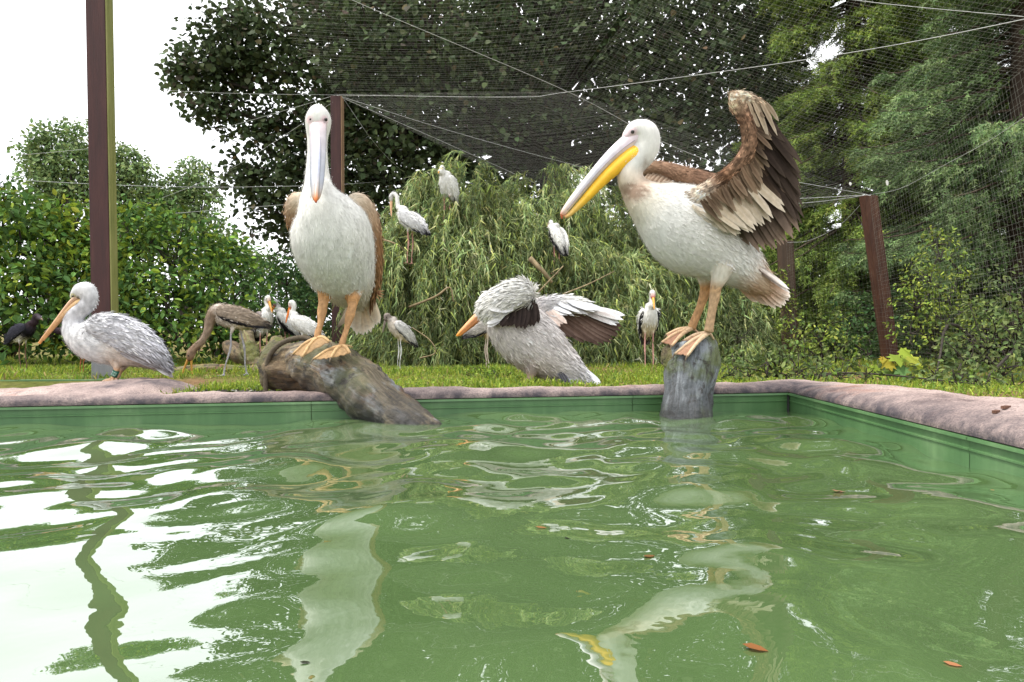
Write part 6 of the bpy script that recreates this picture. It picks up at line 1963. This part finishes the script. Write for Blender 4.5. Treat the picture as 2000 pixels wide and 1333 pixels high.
stork('stork', 'small pale young stork with dark face and black tail standing before the willow', 779, 722, LEFT + 0.5, 0.76, [(0.165, 0.69, 0.052), (0.16, 0.745, 0.042), (0.155, 0.785, 0.040), (0.185, 0.80, 0.044)], (0.26, 0.55), cols=dict(body=srgb(206, 196, 184), neck=srgb(186, 178, 170), head=srgb(134, 124, 118), face=srgb(78, 68, 62), bill=srgb(110, 100, 90), wing=srgb(196, 194, 192), leg=srgb(206, 206, 204), belly=srgb(216, 202, 180)), seed=5, pitch=0.42, mosaic=0.16, group='storks')
stork('stork', 'upright white stork facing the pool with black flanks and red forehead', 1268, 720, FRONT + 0.05, 0.96, [(0.15, 0.70, 0.055), (0.15, 0.76, 0.036), (0.125, 0.82, 0.030), (0.12, 0.875, 0.032), (0.15, 0.915, 0.040)], (0.25, 0.72), cols=dict(bill=srgb(238, 176, 84), face=srgb(210, 80, 66), belly=srgb(216, 206, 180)), seed=6, pitch=0.62, band=0.1, group='storks')
stork('stork', 'grey-shouldered stork mostly hidden behind the flapping pelican\'s bill', 952, 724, RIGHT + 0.3, 0.86, SN, (0.36, 0.78), cols=dict(body=srgb(206, 198, 190), belly=srgb(206, 186, 160), wing=srgb(176, 170, 164), leg=srgb(206, 188, 174)), seed=7, pitch=0.1, group='storks', plume=700)
stork('stork', 'stork standing before the willow with only its pink legs showing below the flapping wing', 1138, 706, LEFT + 0.4, 0.86, SN, (0.36, 0.72), cols=dict(leg=srgb(190, 140, 130), belly=srgb(206, 190, 170)), seed=8, group='storks', plume=500)
stork('stork', 'pale stork half veiled by hanging willow strands behind the pelican\'s tail', 768, 690, LEFT + 0.2, 0.95, UPN, (0.33, 0.80), cols=dict(body=srgb(206, 206, 200), head=srgb(206, 196, 150)), seed=9, group='storks', plume=500, d=9.3)
# birds perched in the willow
stork('stork', 'white bird with long bent neck and drooping bill perched on the willow\'s left slope', 800, 516, LEFT - 0.5, 0.92, [(0.15, 0.70, 0.055), (0.18, 0.77, 0.036), (0.20, 0.85, 0.029), (0.215, 0.93, 0.027), (0.265, 0.965, 0.030), (0.305, 0.93, 0.036)], (0.315, 0.66), cols=dict(head=srgb(206, 206, 206), face=srgb(200, 190, 170), bill=srgb(222, 176, 140), wing=srgb(206, 206, 208)), seed=10, d=8.9, pitch=0.3, group='storks', band=0.6)
stork('stork', 'white bird preening at the very top of the willow', 872, 440, LEFT + 1.0, 0.86, [(0.15, 0.70, 0.055), (0.15, 0.76, 0.036), (0.10, 0.80, 0.031), (0.10, 0.835, 0.036)], (0.20, 0.74), cols=dict(face=srgb(220, 190, 120)), seed=11, d=9.2, pitch=0.75, group='storks', band=1.2)
stork('stork', 'white and black stork perched in the willow below the yellow bill\'s tip', 1086, 536, LEFT - 0.9, 0.80, [(0.15, 0.70, 0.05), (0.15, 0.75, 0.034), (0.11, 0.79, 0.030), (0.12, 0.83, 0.036)], (0.22, 0.76), cols=dict(face=srgb(180, 110, 70), bill=srgb(170, 130, 90)), seed=12, d=9.0, pitch=0.7, group='storks', band=0.0)
# black storks on the left
BK = dict(body=(0.025, 0.022, 0.028), neck=srgb(52, 40, 46), head=srgb(48, 38, 44), face=srgb(120, 110, 120), bill=srgb(130, 116, 96), wing=srgb(58, 58, 68), edge=(0.012, 0.012, 0.016), belly=srgb(206, 202, 196), leg=srgb(120, 96, 80))
stork('black_stork', 'blackish stork with white belly at the tip of the grey pelican\'s bill', 46, 728, RIGHT - 0.25, 0.70, [(0.19, 0.68, 0.055), (0.215, 0.735, 0.05), (0.225, 0.785, 0.045), (0.25, 0.82, 0.046)], (0.37, 0.77), cols=BK, seed=13, pitch=0.18, group='black storks', band=0.6)
stork('black_stork', 'black stork stooping behind the grey pelican\'s breast', 160, 730, LEFT + 0.15, 0.70, [(0.20, 0.62, 0.065), (0.26, 0.60, 0.055), (0.32, 0.61, 0.046), (0.37, 0.625, 0.046)], (0.49, 0.60), cols=dict(BK, leg=srgb(170, 100, 70)), seed=14, group='black storks', band=0.6)

# small white feathers caught in the netting by the leaning post
for px, py, d, L, lab in ((1732, 352, 8.75, 0.07, 'white feather caught in the netting above the leaning brown post'), (1660, 356, 9.4, 0.045, 'smaller white feather caught in the netting left of the leaning post')):
    p_ = P(px, py, d)
    f_ = feather(None, p_, p_ + np.array([0.01, 0.0, -L]), (0, -1, 0.1), 0.02, WHT, name='feather')
    tag(f_, lab, 'feather', 'feathers caught in the netting')
